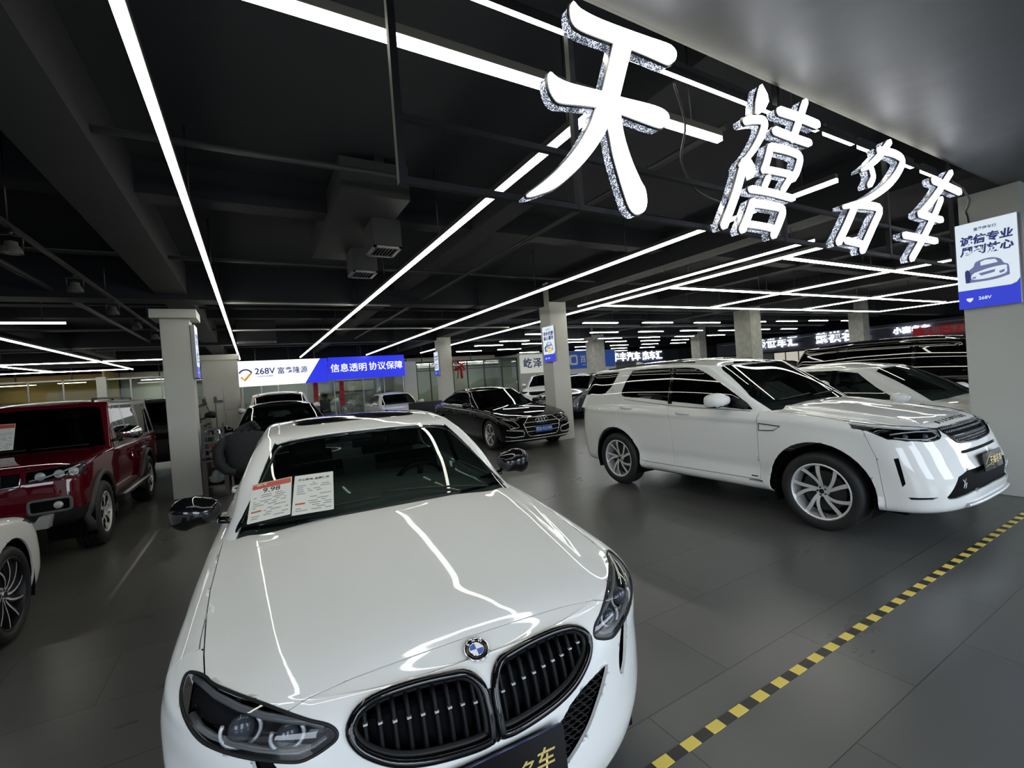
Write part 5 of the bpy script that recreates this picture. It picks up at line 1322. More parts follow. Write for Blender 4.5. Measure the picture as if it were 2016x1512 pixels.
for (a, b, lb) in (((7.42,4.05),(14.9,4.05),'nearest crosswise ceiling light above the white off-roader'), ((7.42,6.3),(21.5,6.3),'middle crosswise ceiling light above the white off-roader'), ((7.42,8.35),(21.6,8.35),'farthest crosswise ceiling light above the white off-roader'),
    ((11.3,2.9),(11.25,4.0),'short slanting ceiling light nearest the right edge poster'), ((11.2,4.1),(11.25,6.25),'slanting ceiling light between the nearest and middle crosswise lights'), ((11.3,6.35),(11.35,8.3),'slanting ceiling light between middle and farthest crosswise lights, left one'),
    ((15.8,4.0),(15.85,6.25),'slanting ceiling light meeting the right edge poster below the nearest one'), ((15.9,6.35),(16.05,8.3),'slanting ceiling light between middle and farthest crosswise lights, right one'), ((21.9,5.8),(21.65,8.35),'slanting ceiling light closing the right end of the crosswise lights'),
    ((-7.0,11.15),(-2.85,11.15),'ceiling light alone high above the roof of the red off-roader'), ((-4.45,12.5),(-4.45,25.4),'long slanting ceiling light above the red off-roader'), ((-9.,20.6),(-4.5,20.6),'upper crosswise ceiling light over the amber glass office'), ((-10,25.2),(-4.55,25.2),'lower crosswise ceiling light over the amber glass office'),
    ((-4.35,20.4),(-1.35,20.4),'ceiling light ending behind the pale column with the capital'), ((-7.1,21.0),(-6.9,25.1),'ceiling light in the far left corner above the amber glass office')):
    strip(a, b, lb, .05)
BAT = [(8.78, 10.06, 10.73), (11.21, 12.54, 10.7), (11.15, 12.53, 13.32), (13.56, 15.09, 15.76), (15.61, 17.1, 17.56), (18.17, 19.88, 20.18), (20.65, 22.53, 22.94), (23.36, 25.32, 25.77), (8.67, 9.55, 13.54), (8.66, 10.07, 15.91), (10.64, 11.95, 17.4), (8.38, 9.78, 17.68), (10.83, 12.35, 20.29), (8.73, 10.27, 20.7), (13.9, 15.58, 23.4), (15.55, 17.24, 25.66), (11.79, 12.56, 15.87), (12.71, 14.28, 17.22), (15.93, 17.26, 20.4), (18.2, 19.46, 23.27), (13.79, 15.11, 10.74), (13.59, 15.03, 13.28), (15.92, 17.32, 13.15), (16.05, 17.53, 15.72), (18.51, 20.07, 15.71), (18.1, 19.67, 17.63), (20.55, 22.11, 17.68), (20.59, 22.29, 20.06), (23.11, 24.83, 20.05), (23.57, 25.53, 23.23), (20.71, 22.25, 15.47), (18.66, 20.1, 13.32), (20.96, 22.25, 13.1), (18.26, 19.53, 10.37), (23.2, 24.71, 13.07), (20.29, 21.61, 10.2), (16.58, 17.27, 10.5), (22.86, 24.48, 10.23)]
b0 = None
for i, (x0, x1, y) in enumerate(BAT):
    lb = 'short batten light in rows under the black ceiling of the far hall'
    L = 1.35
    if b0 is None:
        b0 = thing('batten_light', lb, 'light', (0,0,3.14), 0, 'batten lights of the far hall')
        bm = NB(); box(bm, (-L/2,-.05,.0),(L/2,.05,.02)); obj('tube', bm, LEDC, b0)
        bm = NB(); box(bm, (-L/2-.02,-.035,.02),(L/2+.02,.035,.07)); obj('housing', bm, CHAN, b0)
        bm = NB()
        for x in (-.5,.5): tube(bm, [(x,0,.06),(x,0,ZC-3.16)], .005, 5)
        obj('hanger', bm, BLKM, b0); o = b0
    else: o = dup(b0, (0,0,3.14))
    o.location = ((x0+x1)/2, y, 3.14)
# ------------------------------------------------------------------ the big lit sign on its black frame
SGN = {"天": {"poly": [[[1.277, 3.209], [1.314, 3.191], [1.396, 3.183], [1.512, 3.185], [1.701, 3.195], [1.837, 3.204], [1.882, 3.199], [1.905, 3.178], [1.897, 3.145], [1.872, 3.12], [1.836, 3.112], [1.71, 3.116], [1.605, 3.116], [1.506, 3.113], [1.404, 3.11], [1.32, 3.111], [1.281, 3.125], [1.268, 3.162]], [[1.51, 3.12], [1.606, 3.12], [1.505, 2.861], [1.414, 2.863]], [[1.131, 2.875], [1.167, 2.862], [1.225, 2.856], [1.312, 2.86], [1.417, 2.866], [1.506, 2.867], [1.687, 2.878], [1.771, 2.877], [1.812, 2.865], [1.822, 2.84], [1.8, 2.805], [1.762, 2.79], [1.639, 2.794], [1.507, 2.801], [1.39, 2.8], [1.278, 2.785], [1.185, 2.771], [1.154, 2.781], [1.132, 2.817]], [[1.384, 2.802], [1.341, 2.724], [1.286, 2.643], [1.218, 2.562], [1.134, 2.48], [1.061, 2.42], [0.985, 2.363], [1.011, 2.362], [1.055, 2.379], [1.102, 2.399], [1.155, 2.432], [1.254, 2.515], [1.342, 2.606], [1.407, 2.689], [1.445, 2.748], [1.494, 2.799], [1.456, 2.84]], [[1.436, 2.75], [1.447, 2.675], [1.458, 2.605], [1.481, 2.526], [1.507, 2.448], [1.535, 2.383], [1.571, 2.358], [1.61, 2.369], [1.633, 2.41], [1.63, 2.472], [1.604, 2.508], [1.558, 2.589], [1.525, 2.674], [1.51, 2.744], [1.501, 2.804], [1.449, 2.814]]], "st": []}, "禧": {"poly": [[[2.613, 3.207], [2.659, 3.163], [2.669, 3.122], [2.627, 3.069], [2.58, 3.037], [2.554, 3.035], [2.566, 3.106], [2.595, 3.172]], [[2.452, 2.764], [2.49, 2.728], [2.498, 2.696], [2.469, 2.658], [2.433, 2.643], [2.426, 2.668], [2.433, 2.711]]], "st": [[0.041, [[2.454, 2.971], [2.562, 3.002], [2.627, 3.0], [2.597, 2.926], [2.499, 2.814], [2.38, 2.714]], 0.5], [0.043, [[2.416, 2.741], [2.331, 2.572], [2.254, 2.449], [2.201, 2.371]], 1.0], [0.042, [[3.078, 3.219], [2.984, 3.068], [2.915, 2.963]], 1.0], [0.05, [[2.796, 3.103], [3.023, 3.112], [3.205, 3.111]], 1.0], [0.044, [[2.735, 2.976], [2.908, 2.972], [3.095, 2.973]], 1.0], [0.036, [[2.679, 2.873], [2.631, 2.778], [2.596, 2.725]], 1.0], [0.039, [[2.679, 2.873], [2.881, 2.883], [2.981, 2.866], [2.942, 2.777], [2.887, 2.719]], 1.0], [0.034, [[2.611, 2.732], [2.786, 2.741], [2.881, 2.74]], 1.0], [0.031, [[2.636, 2.688], [2.596, 2.635]], 1.0], [0.032, [[2.853, 2.709], [2.782, 2.64]], 1.0], [0.036, [[2.465, 2.599], [2.649, 2.607], [2.875, 2.602]], 1.0], [0.04, [[2.473, 2.529], [2.421, 2.444], [2.362, 2.365]], 1.0], [0.041, [[2.475, 2.524], [2.641, 2.53], [2.761, 2.523], [2.721, 2.443], [2.655, 2.362]], 1.0], [0.034, [[2.42, 2.402], [2.554, 2.404], [2.686, 2.4]], 1.0]]}, "名": {"poly": [], "st": [[0.045, [[4.215, 3.192], [4.053, 3.068], [3.89, 2.97], [3.773, 2.918]], 0.4], [0.051, [[4.046, 3.105], [4.293, 3.125], [4.426, 3.098], [4.338, 2.992], [4.132, 2.856], [3.824, 2.721], [3.57, 2.648], [3.486, 2.628]], 0.5], [0.037, [[3.909, 2.941], [3.925, 2.89], [3.865, 2.827]], 1.0], [0.048, [[3.639, 2.655], [3.505, 2.507], [3.384, 2.386]], 1.0], [0.05, [[3.644, 2.661], [3.83, 2.679], [4.0, 2.673], [3.891, 2.548], [3.701, 2.356]], 1.0], [0.043, [[3.489, 2.405], [3.611, 2.401], [3.749, 2.397]], 1.0]]}, "车": {"poly": [], "st": [[0.06, [[5.007, 3.037], [5.277, 3.029], [5.567, 3.018]], 1.0], [0.052, [[5.391, 3.158], [5.176, 3.008], [4.933, 2.849], [4.732, 2.735]], 1.0], [0.052, [[4.693, 2.722], [4.883, 2.719], [5.116, 2.72]], 1.0], [0.05, [[4.39, 2.525], [4.679, 2.528], [4.977, 2.53]], 1.0], [0.051, [[5.143, 2.895], [4.977, 2.736], [4.722, 2.526], [4.492, 2.353]], 1.0]]}}
FACE = lamp_mat('sign_face', (.93,.96,1), SIGNP)
def led_side():
    m = bpy.data.materials.new('sign_side'); m.use_nodes = True; nt = m.node_tree; b = nt.nodes['Principled BSDF']
    b.inputs['Base Color'].default_value = (.05,.055,.07,1); b.inputs['Roughness'].default_value = .15
    g = nt.nodes.new('ShaderNodeNewGeometry'); w = nt.nodes.new('ShaderNodeTexVoronoi'); w.inputs['Scale'].default_value = 170
    r = nt.nodes.new('ShaderNodeMapRange'); r.inputs[1].default_value = .28; r.inputs[2].default_value = .42; r.inputs[3].default_value = 1; r.inputs[4].default_value = .04
    n = nt.nodes.new('ShaderNodeTexNoise'); n.inputs['Scale'].default_value = 14; r2 = nt.nodes.new('ShaderNodeMapRange'); r2.inputs[1].default_value = .35; r2.inputs[2].default_value = .65; r2.inputs[3].default_value = .25; r2.inputs[4].default_value = 1.9
    mu = nt.nodes.new('ShaderNodeMath'); mu.operation = 'MULTIPLY'; mu2 = nt.nodes.new('ShaderNodeMath'); mu2.operation = 'MULTIPLY'; mu2.inputs[1].default_value = 2.6
    L = nt.links; L.new(g.outputs['Position'], w.inputs['Vector']); L.new(g.outputs['Position'], n.inputs['Vector']); L.new(w.outputs['Distance'], r.inputs[0]); L.new(n.outputs['Fac'], r2.inputs[0])
    L.new(r.outputs[0], mu.inputs[0]); L.new(r2.outputs[0], mu.inputs[1]); L.new(mu.outputs[0], mu2.inputs[0])
    b.inputs['Emission Color'].default_value = (.72,.80,1,1); L.new(mu2.outputs[0], b.inputs['Emission Strength']); return m
SIDE = led_side()
def stroke_strip(c, w, taper, g=0.):
    """left and right edges of a brush stroke with rounded ends"""
    c = [Vector((a,0,b)) for a,b in (smooth_poly([tuple(p) for p in c],4,False) if len(c) > 2 else c)]
    n = len(c); Lf, Rt = [], []; d0 = (c[1]-c[0]).normalized(); d1 = (c[-1]-c[-2]).normalized()
    def put(p, d, ww): nn = Vector((-d.z,0,d.x)); Lf.append(p+nn*ww); Rt.append(p-nn*ww)
    r0, r1 = w/2+g, w/2*taper+g
    for k in range(5): a = PI/2*(1-k/5); put(c[0]-d0*(r0*math.sin(a)), d0, max(r0*math.cos(a),.0006))
    for i in range(n):
        d = (c[min(i+1,n-1)]-c[max(i-1,0)]).normalized(); t = i/(n-1); put(c[i], d, w/2*(1-(1-taper)*max(0,(t-.45)/.55)**1.3)+g)
    for k in range(1,6): a = PI/2*k/5; put(c[-1]+d1*(r1*math.sin(a)), d1, max(r1*math.cos(a),.0006))
    return Lf, Rt
def strip_prism(bm, LR, yf, yb, org=(-3.3,-1.58,-2.37)):
    o = Vector(org); Lf, Rt = LR; n = len(Lf)
    V = [[bm.verts.new(Vector((p.x,y,p.z))+o) for p in S] for S, y in ((Lf,yf),(Rt,yf),(Lf,yb),(Rt,yb))]
    for i in range(n-1):
        for A, B in ((0,1),(2,3),(0,2),(1,3)): bm.faces.new((V[A][i],V[A][i+1],V[B][i+1],V[B][i]))
    for i in (0,n-1): bm.faces.new((V[0][i],V[1][i],V[3][i],V[2][i]))
def grow(P, d):
    n = len(P); A = sum(P[i-1][0]*P[i][1]-P[i][0]*P[i-1][1] for i in range(n)); s = 1 if A > 0 else -1; out = []
    for i in range(n):
        t = Vector((P[(i+1)%n][0]-P[i-1][0], P[(i+1)%n][1]-P[i-1][1])); t = t.normalized() if t.length > 1e-9 else t
        out.append((P[i][0]+s*t.y*d, P[i][1]-s*t.x*d))
    return out
sg = thing('shop_sign', 'big lit four-character sign on a black tube frame hanging at the shop front', 'sign', (3.3,1.58,2.37))
def stroke(bm, poly, yf, yb, k):
    prism(bm, poly, yf+k*.0004, yb, ((1,0,0),(0,0,1),(0,1,0)), (-3.3,-1.58,-2.37))
for ch in '天禧名车':
    e = bpy.data.objects.new('sign_character', None); COL.objects.link(e); e.parent = sg
    P_ = [smooth_poly([p for p in q],3) if len(q) > 8 else q for q in [[tuple(a) for a in q] for q in SGN[ch]['poly']]]; k = 0
    side = NB()
    for q in P_:
        k += 1; bm = NB(); stroke(bm, q, 1.485, 1.505, k); obj('lit_stroke', bm, FACE, e)
        bm = NB(); stroke(bm, grow(q, .006), 1.500, 1.516, k); obj('stroke_rim', bm, BLKM, e); stroke(side, q, 1.516, 1.562, k)
    for w, c, tp in SGN[ch]['st']:
        k += 1; bm = NB(); strip_prism(bm, stroke_strip(c, w*.92, tp), 1.485+k*.0004, 1.505); obj('lit_stroke', bm, FACE, e)
        bm = NB(); strip_prism(bm, stroke_strip(c, w*.92, tp, .006), 1.500+k*.0004, 1.516); obj('stroke_rim', bm, BLKM, e); strip_prism(side, stroke_strip(c, w*.92, tp), 1.516, 1.562)
    obj('led_side', side, SIDE, e)
fr = NB()
def fbar(a, b, r=.016): box(fr, (min(a[0],b[0])-r-3.3,a[1]-r-1.58,min(a[2],b[2])-r-2.37),(max(a[0],b[0])+r-3.3,a[1]+r-1.58,max(a[2],b[2])+r-2.37))
for z in (2.39,2.62,3.20): fbar((.52,1.60,z),(5.72,1.60,z),.012)
for x in (.52,1.33,2.95,4.4,5.72): fbar((x,1.60,2.39),(x,1.60,3.36 if x in (.52,2.95,5.72) else 3.22),.014)
for x in (.52,2.95,5.72): fbar((x,1.60,3.3),(x,1.60,4.03),.016)
obj('frame', fr, mat('frame_matt_black',(.006,.006,.007),.55,spec=.25), sg)
def cable(pts, r, label, m=None): 
    bm = NB(); tube(bm, [(p[0],p[1],p[2]) for p in pts], r, 6); o = obj('cable', bm, m or BLKM); setp(o, label, 'cable'); return o
def sm3(pts, n=6):
    a = smooth_poly([(p[0],p[2]) for p in pts],n,False); y = np.interp(np.linspace(0,1,len(a)), np.linspace(0,1,len(pts)), [p[1] for p in pts]); return [(p[0],yy,p[1]) for p,yy in zip(a,y)]
cable(sm3([(2.05,1.63,3.15),(2.12,1.63,2.95),(2.08,1.64,2.75),(2.18,1.63,2.60),(2.45,1.62,2.55)]), .006, 'black cable hanging between the first two lit characters')
cable(sm3([(5.75,1.62,3.22),(6.2,1.64,3.20),(6.6,1.7,3.16),(6.85,1.80,3.10),(6.93,1.80,2.99)]), .010, 'black cable looping to the poster at the right edge')
# ------------------------------------------------------------------ lit posters on the columns
def quad_mat(n, col, es): return lamp_mat(n, col, es)
PW = quad_mat('poster_white', (.80,.90,1), .80); PB = quad_mat('poster_blue', (.03,.05,.62), .9); PN = mat('poster_navy', (.02,.03,.16), .5, emit=(.03,.04,.2), es=.5); PG = mat('poster_slate', (.12,.15,.32), .5, emit=(.2,.24,.45), es=.5)
PYEL = quad_mat('poster_yellow', (.9,.62,.05), .9)
def poster(label, M, w, h, head, l1, l2, car=True, yel=False):
    """backlit poster; M: x right, y up, z towards the viewer"""
    t = thing('lightbox_poster', label, 'poster'); t.matrix_world = M
    bm = NB(); box(bm, (-w/2,-h/2,-.06),(w/2,h/2,-.004)); obj('box_case', bm, mat('case_grey',(.35,.36,.38),.4), t)
    bm = NB(); prism(bm, [(-w/2,-h*.285),(w*.36,-h*.285),(w*.45,-h*.265),(w/2,-h*.22),(w/2,h/2),(-w/2,h/2)], -.004, .0, ((1,0,0),(0,1,0),(0,0,1))); obj('white_panel', bm, PW, t)
    bm = NB(); prism(bm, [(-w/2,-h/2),(w/2,-h/2),(w/2,-h*.22),(w*.45,-h*.265),(w*.36,-h*.285),(-w/2,-h*.285)], -.004, .0, ((1,0,0),(0,1,0),(0,0,1))); obj('blue_panel', bm, PB, t)
    if head: text('heading', head, w*.075, Matrix.Translation((.0,h*.41,.002)), PN, t, .0008)
    text('slogan', l1, w*.215, Matrix.Translation((0,h*.29,.002)), PN, t, .004, shear=.12); text('slogan', l2, w*.215, Matrix.Translation((0,h*.165,.002)), PN, t, .004, shear=.12)
    if car:
        def pl(n, P, m, z=.002): bm = NB(); prism(bm, [(a*w,b*h) for a,b in P], z-.002, z, ((1,0,0),(0,1,0),(0,0,1))); obj(n, bm, m, t)
        pl('car_drawing', smooth_poly([(-.33,-.20,1),(-.34,-.08),(-.22,-.02),(-.18,.03),(-.02,.055),(.12,.05),(.22,.02),(.27,-.03),(.34,-.06),(.35,-.17,1),(.1,-.20)],3), PG)
        pl('car_drawing', smooth_poly([(-.20,-.09,1),(-.26,-.12),(-.24,-.165),(-.02,-.175),(.28,-.15),(.31,-.09),(.29,-.055),(.05,-.06)],3), PW, .003)
        pl('car_drawing', [(-.14,-.105),(.13,-.085),(.12,-.115),(-.10,-.135)], PG, .004); pl('car_drawing', [(-.25,-.14),(-.18,-.137),(-.19,-.155),(-.24,-.157)], PG, .004); pl('car_drawing', [(.19,-.115),(.28,-.10),(.27,-.13),(.2,-.14)], PG, .004)
        pl('car_drawing', [(-.10,-.02),(.18,-.01),(.14,.03),(-.02,.04),(-.10,.025)], PW, .003)
        pl('figure_drawing', smooth_poly([(-.36,-.20,1),(-.365,-.07),(-.31,-.05),(-.27,-.11),(-.29,-.20,1)],3), PN, .003)
    if yel: bm = NB(); prism(bm, circ(.05*w,-.16*h,.17*w,20), 0, .003, ((1,0,0),(0,1,0),(0,0,1))); obj('yellow_mark', bm, PYEL, t)
    bm = NB(); prism(bm, [(-.37*w,-.38*h),(-.25*w,-.38*h),(-.26*w,-.405*h),(-.31*w,-.43*h),(-.36*w,-.405*h)], 0, .002, ((1,0,0),(0,1,0),(0,0,1))); obj('shield_mark', bm, PW, t)
    text('brand_text', '268V', w*.10, Matrix.Translation((-.06*w,-.395*h,.002)), PW, t, .001)
    return t
poster('lit poster with a car drawing on the column at the right edge', plane_mx((6.93,1.68,2.52),(0,-1,0),(0,0,1)), .475, .93, '富鑫隆车行', '诚信专业', '周到放心')
poster('narrow lit poster with a yellow mark on the column behind the black four-ring saloon', plane_mx((6.53,9.43,2.44),(0,-1,0),(0,0,1)), .50, .89, '富鑫隆车行', '车价优惠', '省心看车', True, True)
poster('lit poster seen edge-on on the pale column with the capital', plane_mx((-.80,9.84,2.52),(0,1,0),(0,0,1)), .46, .93, '', '诚信专业', '周到放心')
poster('small lit poster on the far pale column with the red bow', plane_mx((6.55,17.52,2.46),(0,-1,0),(0,0,1)), .46, .95, '', '专业检测', '放心购车')
# ------------------------------------------------------------------ floor tape
bm = NB(); x = 1.0; k = 0
while x < 8.2:
    box(bm, (x,1.352,0),(x+.085,1.402,.0025), k % 2); x += .085; k += 1
setp(obj('floor_tape', bm, [mat('tape_yellow',(.86,.66,.12),.45), mat('tape_black',(.02,.02,.02),.4)]), 'yellow and black striped warning tape across the dark floor', 'tape')
# ------------------------------------------------------------------ far banner and glass shop fronts
bn = thing('lit_banner', 'long lit banner, white left part and blue right part with white characters', 'banner', (3.0,22.0,2.1))
def bpanel(n, P, m, y=0): bm = NB(); prism(bm, [(a-3.0,b-2.1) for a,b in P], -.12+y, .0+y, ((1,0,0),(0,0,1),(0,1,0))); return obj(n, bm, m, bn)
BW = lamp_mat('banner_white', (.95,.97,1), 1.15); BB = lamp_mat('banner_blue', (.02,.035,.78), .95); BNV = mat('banner_navy', (.03,.04,.25), .5, emit=(.02,.03,.3), es=.3); BOR = mat('banner_orange',(.8,.4,.05),.5, emit=(.9,.4,.05), es=.4)
bpanel('white_panel', [(-.46,2.10),(2.05,2.10),(2.72,3.16),(-.46,3.16)], BW)
bpanel('blue_panel', [(2.05,2.10),(3.02,2.10),(3.02,3.16),(2.72,3.16)], BB); bpanel('blue_panel', [(3.06,2.16),(6.52,2.16),(6.52,3.18),(3.06,3.18)], BB, -.03)
TM = lambda x, z, y=-.155: plane_mx((x-3.0,y,z-2.1),(1,0,0),(0,0,1))
text('banner_text', '信息透明', .405, TM(3.93,2.66,-.165), BW, bn, .003, .004); text('banner_text', '协议保障', .405, TM(5.62,2.68,-.165), BW, bn, .003, .004)
text('banner_text', '268V', .36, TM(.52,2.70), BNV, bn, .006, .003); text('banner_text', '富鑫隆源', .30, TM(1.58,2.68), BNV, bn, .004, .003); text('banner_small_text', '好车好价好服务', .085, TM(.52,2.49), BNV, bn, .001, .002)
bm = NB(); tube(bm, [TM(-.19+.24*math.cos(a),2.58+.22*math.sin(a),-.13) @ Vector((0,0,0)) for a in np.linspace(.35,2.8,12)], .035, 6); obj('logo_arc', bm, BNV, bn)
bm = NB(); tube(bm, [TM(-.36,2.50,-.13) @ Vector(), TM(-.24,2.36,-.13) @ Vector(), TM(.02,2.66,-.13) @ Vector()], .05, 6); obj('logo_tick', bm, BOR, bn)
bm = NB(); 
for q in (.2,2.5,4.5,6.3): tube(bm, [(q-3,-.06,.98),(q-3,-.06,ZC-2.1+.02)], .02, 6)
obj('hanger', bm, BLKM, bn)
MUL = mat('mullion_grey', (.5,.5,.5), .4, .5)
def glass_front(name, label, xs, z0, z1, y, dark=False, mid=None):
    t = thing(name, label, 'glass wall', ((xs[0]+xs[-1])/2, y, 0)); t['kind'] = 'structure'; ox = t.location.x
    for a, b in zip(xs, xs[1:]):
        bm = NB(); box(bm, (a-ox+.02,-.006,z0+.03),(b-ox-.02,.006,z1-.03)); obj('pane', bm, GWALL, t)
    m = BLKM if dark else MUL; bm = NB()
    for a in xs: box(bm, (a-ox-.025,-.03,z0),(a-ox+.025,.03,z1))
    box(bm, (xs[0]-ox,-.03,z0),(xs[-1]-ox,.03,z0+.06)); box(bm, (xs[0]-ox,-.03,z1-.06),(xs[-1]-ox,.03,z1))
    if mid: box(bm, (xs[0]-ox,-.025,mid-.02),(xs[-1]-ox,.025,mid+.02))
    obj('mullions', bm, m, t); return t
glass_front('window_1', 'glass front below the lit banner', [-.35,.35,1.0,2.1,3.3,4.6,5.6,6.55], 0, 3.0, 22.35)
glass_front('window_2', 'glass doors between the white panel and the column with the red bow', [7.28,8.0,8.65,9.27,10.1,11.1,12.2,13.2], 0, 2.82, 22.4, True, 2.35)
bm = NB(); box(bm, (6.6,22.3,0),(7.24,22.5,2.86)); st('wall_panel', bm, WALLM, 'white wall panel right of the lit banner').name = 'wall_panel'
bm = NB(); box(bm, (13.3,22.3,0),(16.4,22.5,1.9)); st('wall_shop', bm, WALLM)
bm = NB(); box(bm, (16.4,22.3,0),(20.6,22.5,1.9)); st('wall_shop_blue', bm, WALLM)
bm = NB(); box(bm, (13.3,22.3,1.9),(20.6,22.5,3.05)); st('wall_shop_upper', bm, WALLM)
for o in list(bpy.data.objects):
    if o.name == 'wall_shop_blue': o.name = 'wall_right_shop'
    if o.name == 'wall_shop_upper': o.name = 'wall_upper_shop'
# rooms behind the glass
OFFW = mat('office_wall', (.50,.50,.44), .7, noise=(2,.1)); BRICK = mat('office_stone', (.30,.27,.18), .8, noise=(5,.5))
bm = NB(); box(bm, (-.6,25.2,0),(13.3,25.35,3.2)); st('wall_office', bm, OFFW)
bm = NB(); box(bm, (13.25,22.5,0),(13.35,25.2,3.0)); st('wall_office_end', bm, WALLD); bm = NB(); box(bm, (6.85,22.5,0),(6.95,25.2,3.0)); st('wall_office_middle', bm, OFFW)
def office_light(x0, x1, y, z, label, m): 
    t = thing('ceiling_light', label, 'light', ((x0+x1)/2,y,z)); L = (x1-x0)/2
    bm = NB(); box(bm, (-L,-.12,0),(L,.12,.02)); obj('diffuser', bm, m, t); bm = NB(); box(bm, (-L-.02,-.14,.02),(L+.02,.14,.06)); obj('housing', bm, CHAN, t)
    bm = NB(); box(bm, (-.02,-.02,.06),(.02,.02,ZC-z)); obj('hanger', bm, BLKM, t)
LOFF = lamp_mat('office_light', (1,.97,.85), 22); LWARM = lamp_mat('office_warm', (1,.78,.42), 11)
office_light(1.0,2.2,24.0,2.95,'office ceiling light behind the white half of the banner', LOFF); office_light(4.2,5.4,24.0,2.95,'office ceiling light behind the blue half of the banner', LOFF)
office_light(7.5,8.5,23.6,2.75,'office ceiling light behind the glass doors right of the banner', LOFF); office_light(10.2,11.6,23.6,2.75,'office ceiling light behind the glass wall right of the red bow', LOFF)
def picture(label, x0, x1, z0, z1, y, m, mf, cat='picture'):
    t = thing('framed_picture', label, cat, ((x0+x1)/2,y,(z0+z1)/2)); w, h = (x1-x0)/2, (z1-z0)/2
    bm = NB(); box(bm, (-w,-.02,-h),(w,.0,h)); obj('picture_sheet', bm, m, t)
    bm = NB(); 
    for a, b in (((-w-.06,-.04,-h-.06),(w+.06,0,-h)),((-w-.06,-.04,h),(w+.06,0,h+.06)),((-w-.06,-.04,-h),(-w,0,h)),((w,-.04,-h),(w+.06,0,h))): box(bm, a, b)
    obj('picture_frame', bm, mf, t)
LAND = mat('ink_landscape', (.42,.40,.28), .7, noise=(3.5,.8)); FRW = mat('frame_wood', (.06,.03,.015), .5)
picture('long framed ink landscape behind the glass under the blue banner', 3.75,5.75,1.62,2.12,25.15, LAND, FRW)
picture('wide grey stone landscape panel below the framed ink landscape', 4.05,6.6,.5,1.45,25.17, mat('stone_landscape',(.28,.28,.24),.7,noise=(4,.9)), mat('stone_frame',(.3,.3,.27),.6))
picture('framed fan picture left of the long ink landscape', 2.7,3.45,1.62,2.05,25.15, mat('fan_sheet',(.62,.62,.58),.7,noise=(3,.25)), mat('fan_frame',(.5,.5,.47),.5))
bm = NB(); box(bm, (2.7,25.1,0),(3.85,25.19,1.52)); setp(obj('stone_panel', bm, BRICK), 'olive stone panel below the fan picture', 'panel')
CRED = mat('couplet_red', (.42,.015,.02), .6)
for x, z0, z1, lb in ((2.50,1.25,2.1,'left red paper couplet on the glass below the banner'),(3.62,.95,2.1,'right red paper couplet on the glass below the banner')):
    t = thing('paper_couplet', lb, 'paper couplet', (x,22.31,(z0+z1)/2)); h = (z1-z0)/2
    bm = NB(); box(bm, (-.10,-.004,-h),(.10,.004,h)); obj('red_paper', bm, CRED, t)
    for i, c in enumerate('福到人和'): text('ink_character', c, .15, plane_mx((0,-.006,h-.16-i*(2*h-.2)/4),(1,0,0),(0,0,1)), mat('couplet_ink',(.05,.01,.01),.6), t)
# pale pier with meter cabinets left of the banner
pr = thing('service_cabinet', 'pale boxed pier with service doors left of the lit banner', 'cabinet', (-.87,17.55,0)); 
bm = NB(); box(bm, (-.50,-.05,0),(.50,.55,3.0), bev=.01); obj('pier', bm, COLM, pr); bm = NB(); box(bm, (-.56,-.10,2.92),(.56,.60,3.10), bev=.01); obj('capital', bm, COLM, pr)
bm = NB(); box(bm, (.05,-.075,1.30),(.42,-.05,2.0), bev=.004); obj('cabinet_door', bm, COLM, pr); bm = NB(); box(bm, (.08,-.075,.3),(.42,-.05,1.22), bev=.004); obj('cabinet_door', bm, COLM, pr); bm = NB(); box(bm, (-.45,-.07,.1),(-.05,-.05,2.2), bev=.004); obj('cabinet_door', bm, COLM, pr)
bm = NB(); box(bm, (-.22,-.10,1.55),(-.14,-.06,1.75)); box(bm, (-.12,-.10,1.55),(.02,-.06,1.63)); box(bm, (-.20,-.08,.6),(-.17,-.06,1.5)); obj('switch_box', bm, mat('switch_grey',(.12,.12,.12),.5), pr)
# amber glass office far left
glass_front('window_3', 'amber glass office front behind the red off-roader', [-12.2,-11.0,-9.8,-8.0,-6.93,-5.8], 0, 2.95, 26.2); glass_front('window_4', 'grey glass office front beside the amber one', [-5.55,-4.7,-3.6,-2.5,-.6], 0, 2.92, 26.2)
bm = NB(); box(bm, (-5.85,26.1,0),(-5.52,26.4,3.0)); st('wall_pier', bm, WALLM)
AMB = mat('amber_wall', (.48,.36,.14), .7)
bm = NB(); box(bm, (-12.4,28.6,0),(-5.6,28.75,3.3)); st('wall_amber', bm, AMB); bm = NB(); box(bm, (-5.7,26.4,0),(-5.62,28.6,3.3)); st('wall_amber_side', bm, AMB); bm = NB(); box(bm, (-5.6,29,0),(-.4,29.15,3.3)); st('wall_grey_office', bm, OFFW)
for x0, x1, y, lb in ((-9.4,-8.2,27.6,'warm office ceiling light seen through the amber glass, left one'),(-7.4,-6.5,27.4,'warm office ceiling light seen through the amber glass, right one')): office_light(x0,x1,y,2.85,lb,LWARM)
office_light(-4.6,-3.2,28,2.85,'pale office ceiling light behind the grey glass left of the column', LOFF)
